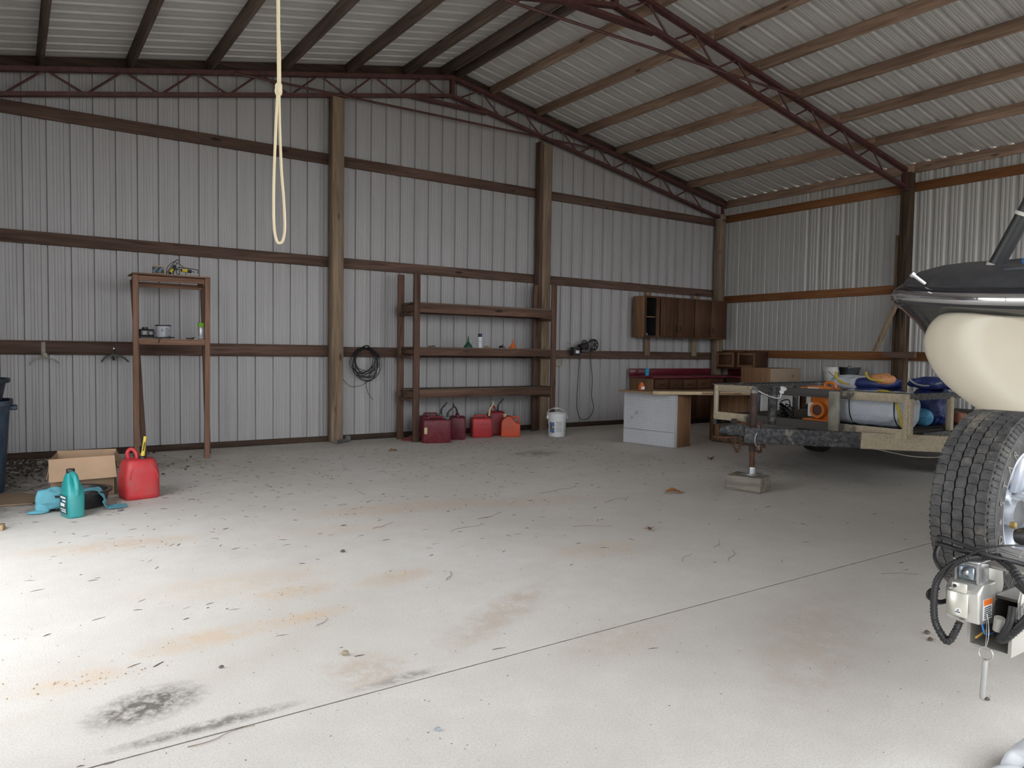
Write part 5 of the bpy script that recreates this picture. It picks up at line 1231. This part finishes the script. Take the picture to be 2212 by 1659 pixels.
obj('sticker_print', box(B(), -.0545, -.0537, .067, .083, .646, .649), dkp, bx); obj('sticker_print', box(B(), -.0545, -.0537, .073, .077, .652, .656), dkp, bx)
lt = obj('fold_latch', bevel(prism(B(), [(-.012, .742), (-.020, .808), (-.008, .812), (.035, .800), (.04, .742)], 1, .028, .112), .005, 2), zinc, t)
obj('latch_recess', bevel(box(B(), -.027, -.017, .042, .098, .752, .795), .004, 1), plain('blue_zinc', (.34, .40, .46), .25, .8, .1), lt)
for y in (.03, .105): obj('latch_lip', box(B(), -.026, -.015, y - .004, y + .004, .744, .81), zinc, lt)
obj('latch_top', bevel(box(B(), -.03, .04, .024, .116, .808, .818), .003, 1), zinc, lt)
obj('rivet', lathe(B(), [(0, 0), (.010, 0), (.007, .004), (0, .005)], 14, Matrix.Translation((-.0275, .07, .775)) @ Matrix.Rotation(-PI / 2, 4, 'Y')), zinc, lt)
sd = obj('warning_label', box(B(), -.02, .028, .0095, .0115, .628, .695), wht, bx)
obj('label_header', box(B(), -.02, .028, .0085, .0094, .676, .695), plain('orange_print', (.75, .16, .02), .5), bx)
for k in range(6): obj('label_print', box(B(), -.016, .024 - .004 * (k % 2), .0085, .0094, .634 + .0066 * k, .637 + .0066 * k), dkp, bx)
# pull pin on a wire
pin = obj('pull_pin', tube(B(), [(-.012, .0, .515), (-.010, .002, .508), (-.014, .004, .415), (-.014, .004, .410)], [.005, .0065, .0065, .004], 14), zinc, t)
obj('pin_ring', tube(B(), [(-.012, .001 + .017 * math.cos(a), .531 + .017 * math.sin(a)) for a in [2 * PI * i / 24 for i in range(24)]], .0018, 6, closed=True), zinc, pin)
obj('pin_wire', tube(B(), spline([(-.012, .001, .548), (-.012, -.004, .575), (-.006, .0, .61), (.0, .008, .635), (.004, .012, .65)], 5), .0012, 5), zinc, pin)
obj('pin_wire', tube(B(), spline([(-.012, .002, .548), (-.012, .001, .575), (-.006, .004, .61), (.004, .010, .65)], 5), .0012, 5), zinc, pin)
# hoses and cables
def loom(path, r=.0125, name='wire_loom'):
    P = spline(path, 40); L = 0; Q = []; rr = []
    step = .0045; acc = 0; out = [P[0]]
    for a, b2 in zip(P, P[1:]):
        acc += (b2 - a).length
        if acc >= step: out.append(b2); acc = 0
    rr = [r if (i // 1) % 2 == 0 else r * .80 for i in range(len(out))]
    return obj(name, tube(B(), out, rr, 10), blackr, t)
loom([(.02, -.01, .835), (-.03, .05, .83), (-.05, .10, .80), (-.06, .145, .74), (-.065, .152, .67), (-.065, .145, .60), (-.06, .12, .558), (-.055, .10, .55), (-.05, .085, .575), (-.04, .075, .612)])
loom([(.02, .0, .835), (-.01, -.045, .82), (-.03, -.085, .78), (-.03, -.105, .735), (-.03, -.10, .69), (-.03, -.075, .64), (-.03, -.05, .598), (-.01, -.03, .58), (.03, -.01, .575)])
def cable(path, r=.006, m=None): return obj('cable', tube(B(), spline(path, 8), r, 8), m or blackr, t)
cable([(.02, .20, .86), (-.02, .16, .872), (-.03, .08, .865), (-.02, .0, .845), (.03, -.06, .825), (.06, -.16, .79)], .0075)
cable([(.03, .205, .83), (-.01, .19, .80), (-.03, .155, .77), (-.02, .125, .76)], .0085)
cable([(.02, .205, .835), (-.01, .17, .845), (-.02, .10, .842), (.02, .03, .83)], .0085)
cable([(-.02, .165, .70), (-.04, .185, .685), (-.04, .185, .665), (-.02, .16, .650), (.02, .14, .66)], .0085)
cable([(-.06, .12, .76), (-.065, .09, .80), (-.05, .03, .855), (-.02, -.03, .885), (.03, -.06, .885)], .003)
cable([(-.02, -.06, .70), (-.035, -.062, .66), (-.035, -.05, .615), (-.02, -.035, .59), (.02, -.03, .585)], .010)
cable([(-.03, -.07, .78), (-.03, -.10, .75), (-.02, -.13, .70), (.0, -.16, .66)], .010)
cable([(-.008, .02, .66), (-.012, .018, .62), (-.01, .008, .585), (.02, .0, .58)], .003, plain('blue_wire', (.02, .16, .50), .4))
cable([(.02, .02, .585), (-.008, .028, .572), (-.015, .036, .565)], .0035, plain('orange_wire', (.50, .26, .04), .4))
obj('plug', tube(B(), [(-.03, -.035, .64), (-.025, -.03, .605)], .012, 14), plain('grey_plug', (.32, .31, .28), .5), t)
# winch cable with ferrule, black roller
obj('ferrule', tube(B(), [(.05, .0, .858), (.055, -.045, .848)], .013, 14), zinc, t)
for k in range(3): obj('winch_strand', tube(B(), spline([(.055, -.045, .848 + .004 * k), (.055, -.10, .838 + .008 * k), (.04, -.14, .81 + .006 * k), (.03, -.155, .76)], 6), .0055, 8), plain('steel_cable', (.48, .46, .42), .4, .5, .3, 80), t)
obj('black_roller', tube(B(), [(.16, .01, .815), (.16, -.03, .82), (.17, -.20, .805), (.17, -.34, .78)], [.018, .034, .038, .038], 20), blackp, t)
obj('roller_nut', tube(B(), [(.15, .02, .845), (.15, .008, .845)], .010, 6), plain('brass', (.45, .33, .12), .4, .8), t)
# the wiring and latch are compact on the far side of the tongue
for o in list(t.children_recursive):
    if o.name.split('.')[0] in ('latch_box', 'front_plate', 'tab', 'tab_hole', 'round_sticker', 'sticker_print', 'fold_latch', 'latch_recess', 'latch_lip', 'latch_top', 'rivet', 'warning_label', 'label_header', 'label_print', 'wire_loom', 'cable', 'ferrule', 'winch_strand'):
        for v in o.data.vertices:
            if v.co.y > 0: v.co.y *= .72
            if v.co.z > .57: v.co.z = .57 + (v.co.z - .57) * .80
# spare wheel beside the tongue
XW, YW, ZW, RW = .80, .30, .78, .330       # local centre
MW = Matrix.Translation((XW, YW, ZW)) @ Matrix.Rotation(PI / 2, 4, 'X')   # lathe axis -> -y is +z of the lathe
def tyre_profile():
    p = [(.205, .075), (.235, .097), (.272, .104), (.300, .100), (.316, .091), (.3255, .080)]
    g = []
    for c in (.052, .0175, -.0175, -.052):
        g += [(.330 if abs(c) < .04 else .3285, c + .005), (.3215, c + .004), (.3215, c - .004), (.330 if abs(c) < .04 else .3285, c - .005)]
    return p + g + [(r, -z) for r, z in p[::-1]]
tyre2, nt, b_ = new_mat('spare_tyre_rubber'); v_ = coords(nt, rnd=False)
f_ = noise(nt, v_, 26, 5, .7); g_ = noise(nt, v_, 7, 5, .7)
c_ = ramp(nt, f_, [(.35, (.026, .026, .028)), (.65, (.075, .073, .071))])
c_ = mixc(nt, ramp(nt, g_, [(.56, (0, 0, 0)), (.70, (.55, .55, .55))]), c_, (.26, .23, .18))
nt.links.new(c_, b_.inputs['Base Color']); b_.inputs['Roughness'].default_value = .7; bump(nt, b_, f_, .3, .004)
wh = obj('spare_wheel', lathe(B(), tyre_profile(), 120, MW, cap=False), tyre2, t)
# tread blocks with wavy edges: one joined part
bm = B(); nb = 58
for lane, (zc, hw) in enumerate(((.0690, .0140), (.035, .0135), (0, .0135), (-.035, .0135), (-.0690, .0140))):
    for k in range(nb):
        a0 = 2 * PI * (k + .5 * (lane % 2)) / nb; da = 2 * PI / nb * .475
        ro = .3335 if lane in (1, 2, 3) else .3325
        zz = [zc - hw, zc - hw * .2, zc + hw]; wv_ = .003
        q = []
        for r_ in (.326, ro):
            for a, z in ((a0 - da, zc - hw), (a0 - da * .2, zc - hw - wv_), (a0 + da, zc - hw), (a0 + da * .8, zc), (a0 + da, zc + hw), (a0 + da * .2, zc + hw + wv_), (a0 - da, zc + hw), (a0 - da * 1.15, zc)):
                q.append(bm.verts.new(MW @ Vector((r_ * math.cos(a), r_ * math.sin(a), z))))
        bm.faces.new(q[8:])
        for i in range(8): bm.faces.new([q[i], q[(i + 1) % 8], q[8 + (i + 1) % 8], q[8 + i]])
tb = obj('tread_blocks', bm, tyre2, wh, smooth=None); tb['kind'] = 'stuff'
bm = B()
for k in range(90):     # shoulder ribs
    a = 2 * PI * k / 90
    for s in (-1, 1):
        p_ = MW @ Vector((.322 * math.cos(a), .322 * math.sin(a), s * .087)); q_ = MW @ Vector((.304 * math.cos(a), .304 * math.sin(a), s * .100))
        bar(bm, p_, q_, .007, .006)
sb_ = obj('shoulder_ribs', bm, tyre2, wh, smooth=None); sb_['kind'] = 'stuff'
for s in (-1, 1): obj('bead_line', tube(B(), [MW @ Vector((.300 * math.cos(a), .300 * math.sin(a), s * .1005)) for a in [2 * PI * i / 96 for i in range(96)]], .0016, 5, closed=True), plain('grey_rubber_line', (.13, .13, .125), .8), wh)
rimw = plain('silver_rim', (.55, .58, .64), .35, .3, .06, 4)
obj('rim', lathe(B(), [(0, -.03), (.05, -.03), (.10, -.02), (.14, .0), (.165, .02), (.185, .055), (.195, .072), (.206, .076), (.208, .082), (.203, .083), (.190, .080), (.178, .062), (.158, .030), (.13, .012), (.06, .02), (.055, .035), (0, .035)], 72, MW), rimw, wh)
for k in range(5):
    a = 2 * PI * k / 5 + .3
    obj('spoke', bevel(bar(B(), MW @ Vector((.05 * math.cos(a), .05 * math.sin(a), .035)), MW @ Vector((.178 * math.cos(a), .178 * math.sin(a), .058)), .05, .02), .004, 1), rimw, wh)
    obj('lug_nut', lathe(B(), [(.010, 0), (.010, .012), (.006, .016)], 6, MW @ Matrix.Translation((.09 * math.cos(a + .6), .09 * math.sin(a + .6), .016))), plain('brass', (.45, .33, .12)), wh)
gl = plain('grey_lettering', (.20, .195, .18), .7)
for k, ch in enumerate('LOAD*STAR'):
    # lettering runs clockwise up the leading sidewall, seen from the near side
    ang = math.radians(180 + 52 - 12.5 * k)      # 180 deg = forward (-x)
    rc = .270
    ctr = Vector((XW + rc * math.cos(ang), YW - .1042, ZW + rc * math.sin(ang) * 1.0))
    up = Vector((math.cos(ang), 0, math.sin(ang))); rt = Vector((math.sin(ang), 0, -math.cos(ang)))
    if ch == '*':
        bm = B(); vs = []
        for i in range(10):
            a = PI / 2 + PI * i / 5; r_ = .014 if i % 2 == 0 else .006
            vs.append(bm.verts.new(ctr + rt * r_ * math.cos(a) + up * r_ * math.sin(a)))
        bm.faces.new(vs); obj('lettering_star', bm, gl, wh)
    else: lettering('lettering', ch, .042, gl, wh, Mface(ctr, rt, up), .0008)
# carrier bracket from the hub to the tongue
br = obj('carrier_tube', tube(B(), [(XW - .12, YW - .02, ZW), (XW - .12, YW - .10, ZW)], .045, 20), zinc, t)
obj('carrier_hub', tube(B(), [(XW, YW - .03, ZW), (XW, YW - .15, ZW)], .05, 24), zinc, t)
obj('carrier_plate', bevel(box(B(), XW - .10, XW + .10, YW - .162, YW - .152, ZW - .085, ZW + .085), .004, 1), greysteel, t)
obj('carrier_post', bevel(box(B(), XW - .035, XW + .035, .0, .054 + .05, .642, ZW + .09), .004, 1), galv, t)
# main frame, bunks, axles and wheels behind
for s in (-1, 1):
    obj('frame_rail', bar(B(), (1.4, s * .06, .56), (2.6, s * .85, .56), .06, .11), galv, t)
    obj('frame_rail', box(B(), 2.55, 6.3, s * .85 - .03, s * .85 + .03, .505, .615), galv, t)
    obj('bunk', bevel(bar(B(), (2.2, s * .45, .965 - .03), (6.2, s * .45, .965 - .03), .12, .045), .008, 2), plain('bunk_carpet', (.05, .05, .055), .95), t)
    for x in (2.6, 4.2, 5.8): obj('bunk_post', box(B(), x - .03, x + .03, s * .45 - .03, s * .45 + .03, .57, .912), galv, t)
for x in (2.6, 4.2, 5.8): obj('cross_member', box(B(), x - .04, x + .04, -.82, .82, .50, .57), galv, t)
for x in (3.9, 4.7):
    obj('axle', tube(B(), [(x, -1.0, .335), (x, 1.0, .335)], .035, 10), galv, t)
    for s in (-1, 1):
        w2 = obj('wheel', lathe(B(), tyre_profile(), 60, Matrix.Translation((x, s * 1.02, .335)) @ Matrix.Rotation(PI / 2, 4, 'X'), cap=False), tyre2, t)
        obj('rim', lathe(B(), [(0, -.03), (.14, -.02), (.185, -.06), (.205, -.08), (.205, .08), (.185, .06), (.14, .02), (0, .03)], 40, Matrix.Translation((x, s * 1.02, .335)) @ Matrix.Rotation(PI / 2, 4, 'X')), rimw, w2)
obj('jack_stand', tube(B(), [(1.35, -.10, .0), (1.35, -.10, .62)], .04, 16), zinc, t)
obj('jack_pad', lathe(B(), [(.11, 0), (.11, .012), (.05, .03)], 20, Matrix.Translation((1.35, -.10, 0))), zinc, t)
# bow support so the hull bears on the trailer
obj('bow_bunk', bevel(box(B(), 1.75, 1.95, -.40, .40, .925, .975), .01, 2), plain('bunk_carpet', (.05, .05, .055)), t)
obj('bow_post', box(B(), 1.80, 1.90, -.05, .05, .642, .924), galv, t)

# crumpled white bag on the floor below
bm = lump((0, 0, .055), (.15, .12, .058), 44.0, 44, 26, amp=.3, folds=.10)
t2 = thing('plastic_bag', 'crumpled white plastic bag on the floor at the bottom right corner', 'bag', (-9.17, -8.97, 0))
obj('bag_body', bm, plain('white_film', (.72, .75, .80), .35, 0, .06, 6), t2, smooth=80)
obj('dark_print', lump((-.10, .0, .062), (.045, .05, .025), 46.0, 20, 12), plain('purple_print', (.06, .05, .06), .5, 0, .5, 30), t2, smooth=80)
obj('bag_knot', lump((-.16, .07, .035), (.06, .05, .035), 49.0, 20, 12), plain('white_film', (.72, .75, .80)), t2, smooth=80)
# ================================================================== LITTER ON THE FLOOR
twm = plain('dry_twig', (.25, .20, .15), .9, 0, .3, 30)
TW = [(-7.62, -4.46, .42, .1, 'long thin twig left of the trailer block, nearest the cabinets'), (-8.23, -5.70, .30, -.5, 'twig angled away beside the small russet leaf'), (-9.73, -6.20, .16, .9, 'short twig on the open floor just left of the brown drag stain'),
      (-8.70, -5.03, .30, .35, 'twig in the middle floor, behind the angled twig by the russet leaf'), (-9.05, -5.26, .34, .2, 'long curved twig left of centre on the open floor'), (-8.27, -6.65, .22, .45, 'twig right of the wood crumbs, pointing at the boat trailer'),
      (-7.82, -6.53, .24, .55, 'farther of the two crossed twigs towards the boat trailer'), (-7.97, -6.77, .28, .6, 'nearer of the two crossed twigs towards the boat trailer'), (-10.59, -6.51, .10, .7, 'tiny twig by the flat tan pebble'),
      (-11.23, -7.32, .22, .1, 'bent twig lying on the control joint at lower left'), (-11.50, -6.98, .10, .9, 'short dark twig on the black oil stain'), (-7.42, -5.06, .36, .15, 'twig just left of the curled orange-brown leaf'),
      (-7.43, -7.56, .22, -.6, 'curved twig near the spare wheel'), (-9.55, -4.9, .22, .4, 'twig in the orange dust left of centre')]
for x, y, L, a, lab in TW:
    n = 5; pts = []
    for k in range(n + 1):
        u = (k / n - .5) * L; b = .05 * L * math.sin(k * 1.3 + x * 7)
        pts.append((u * math.cos(a) - b * math.sin(a), u * math.sin(a) + b * math.cos(a), .0025 + .0015 * (k % 2)))
    tag(obj('twig', tube(B(), spline(pts, 3), [.0017] * 8 + [.0012] * 8, 5), twm, None, (x, y, 0)), lab, 'twig', 'dry twigs scattered on the floor')
def leaf(label, x, y, s, a, col, nm):
    n = 8; secs = []
    for k in range(n + 1):
        u = k / n; wd = s * .26 * math.sin(PI * min(1, u * 1.05 + .02)) * (1 + .25 * math.sin(k * 2.2)); z = .008 + s * .10 * abs(math.sin(u * 3.2 + .4))
        secs.append([(s * (u - .5), -wd, z + wd * .5), (s * (u - .5), -wd * .5, z + wd * .1), (s * (u - .5), 0, z), (s * (u - .5), wd * .5, z + wd * .15), (s * (u - .5), wd, z + wd * .45)])
    o = obj('dry_leaf', loft(B(), secs, False, False), plain(nm, col, .8, 0, .3, 25), None, (x, y, 0), (0, 0, a), smooth=80)
    md = o.modifiers.new('leaf', 'SOLIDIFY'); md.thickness = .0015
    return tag(o, label, 'leaf')
leaf('curled orange-brown dry leaf on the open floor left of the trailer block', -6.75, -5.13, .19, -.5, (.34, .15, .045), 'orange_leaf')
leaf('small russet dry leaf on the floor in front of the orange-brown leaf', -7.94, -6.01, .085, .6, (.25, .095, .04), 'russet_leaf')
leaf('small tan dry leaf on the floor before the shelving unit', -7.82, -1.39, .14, .2, (.32, .16, .06), 'tan_leaf')
leaf('dark brown dry leaf on the floor near the plank cabinet', -4.74, -3.82, .15, .9, (.16, .07, .04), 'brown_leaf')
def pebble(label, x, y, s, col, nm):
    bm = B(); bmesh.ops.create_icosphere(bm, subdivisions=2, radius=1.0)
    for v in bm.verts:
        v.co = Vector((v.co.x * s, v.co.y * s * .75, v.co.z * s * .55)) * (1 + .3 * mnoise.noise(v.co * 1.7 + Vector((x, y, 0))))
        v.co.z += s * .5
    z0 = min(v.co.z for v in bm.verts)
    for v in bm.verts: v.co.z -= z0
    tag(obj('pebble', bm, plain(nm, col, .7, 0, .2, 20), None, (x, y, 0), smooth=40), label, 'pebble')
pebble('pale blue-grey pebble on the bare floor at bottom centre', -10.607, -7.672, .011, (.34, .38, .44), 'blue_pebble')
pebble('flat tan pebble on the floor above the control joint', -10.642, -6.915, .017, (.33, .27, .19), 'tan_pebble')
pebble('dark pebble in the middle of the open floor', -10.064, -5.412, .016, (.12, .10, .09), 'dark_pebble')
pebble('dark grey stone beside the drain pan rags', -11.10, -3.42, .022, (.14, .14, .15), 'dark_stone')
pebble('small dark pebble left of the flat tan pebble', -11.108, -6.77, .010, (.13, .11, .10), 'dark_pebble')
pebble('brown pebble under the wire loom, nearer the tongue', -8.263, -8.137, .016, (.12, .085, .06), 'brown_pebble')
pebble('brown pebble under the wire loom, lower of the pair', -8.337, -8.188, .015, (.13, .09, .06), 'brown_pebble')
pebble('dark pebble right under the hanging pull pin', -8.751, -8.60, .012, (.09, .08, .07), 'dark_pebble')
# wood crumbs in the dusty patches, needles and leaf bits: too many to count
def scatter(name, label, cat, n, fn, mat_):
    bm = B()
    for _ in range(n):
        x, y, L, wd, h, a = fn()
        c_, s_ = math.cos(a), math.sin(a)
        q = [bm.verts.new((x + u * c_ - v * s_, y + u * s_ + v * c_, z)) for u, v, z in ((-L, -wd, .001), (L, -wd * .6, .001), (L, wd * .6, .001), (-L, wd, .001), (0, 0, .001 + h))]
        for f in ((0, 1, 4), (1, 2, 4), (2, 3, 4), (3, 0, 4)): bm.faces.new([q[i] for i in f])
    o = obj(name, bm, mat_, None, smooth=None); o['kind'] = 'stuff'; o['label'] = label; o['category'] = cat; return o
rg = random.Random(3)
def needles():
    while True:
        x, y = rg.uniform(-11.8, -1.5), -abs(rg.gauss(0, 1)) * 2.9
        if -7.8 < y < -.9 and not (x > -5 and y > -3.9): break
    s = rg.random()
    return x, y, rg.uniform(.006, .034), rg.uniform(.001, .0042), rg.uniform(.001, .004), rg.uniform(-.7, .7) if s < .7 else rg.uniform(0, 3.1)
scatter('pine_needle_litter', 'pine needles and leaf bits scattered over the concrete', 'litter', 1200, needles, plain('leaf_litter', (.14, .108, .082), .9, 0, .4, 12))
PT = ((-11.08, -6.42, .30, .10), (-10.55, -6.0, .2, .08), (-10.0, -6.05, .2, .10), (-10.65, -6.4, .22, .07), (-11.6, -6.6, .2, .08), (-10.95, -4.62, .3, .08), (-8.65, -6.2, .35, .15), (-9.2, -4.45, .6, .18), (-7.95, -4.75, .5, .2))
def crumbs():
    cx, cy, rx, ry = PT[rg.randrange(len(PT))]
    s = rg.uniform(.0015, .0055) * (1.5 if rg.random() < .2 else .8)
    return cx + rg.gauss(0, .75) * rx, cy + rg.gauss(0, .7) * ry, s, s * .8, s * 1.1, rg.uniform(0, 3)
scatter('wood_crumbs', 'pale orange wood crumbs in dusty patches on the floor', 'crumbs', 300, crumbs, plain('crumb_tan', (.50, .36, .23), .9, 0, .3, 15))
def grit():
    return rg.uniform(-11.9, -7.5), rg.uniform(-8.6, -4.0), rg.uniform(.001, .004), rg.uniform(.001, .003), rg.uniform(.001, .003), rg.uniform(0, 3)
scatter('floor_grit', 'fine dark grit on the concrete', 'grit', 500, grit, plain('grit_dark', (.16, .14, .12), .9, 0, .4, 15))
def drift():
    x = -12.5 + abs(rg.gauss(0, .75)); y = -abs(rg.gauss(0, .8)) - .05
    return x, y, rg.uniform(.008, .03), rg.uniform(.003, .012), rg.uniform(.004, .018), rg.uniform(0, 3.1)
scatter('leaf_drift', 'drift of dark dead leaves in the left corner behind the box', 'leaves', 1500, drift, plain('dead_leaf', (.075, .06, .048), .95, 0, .5, 14))
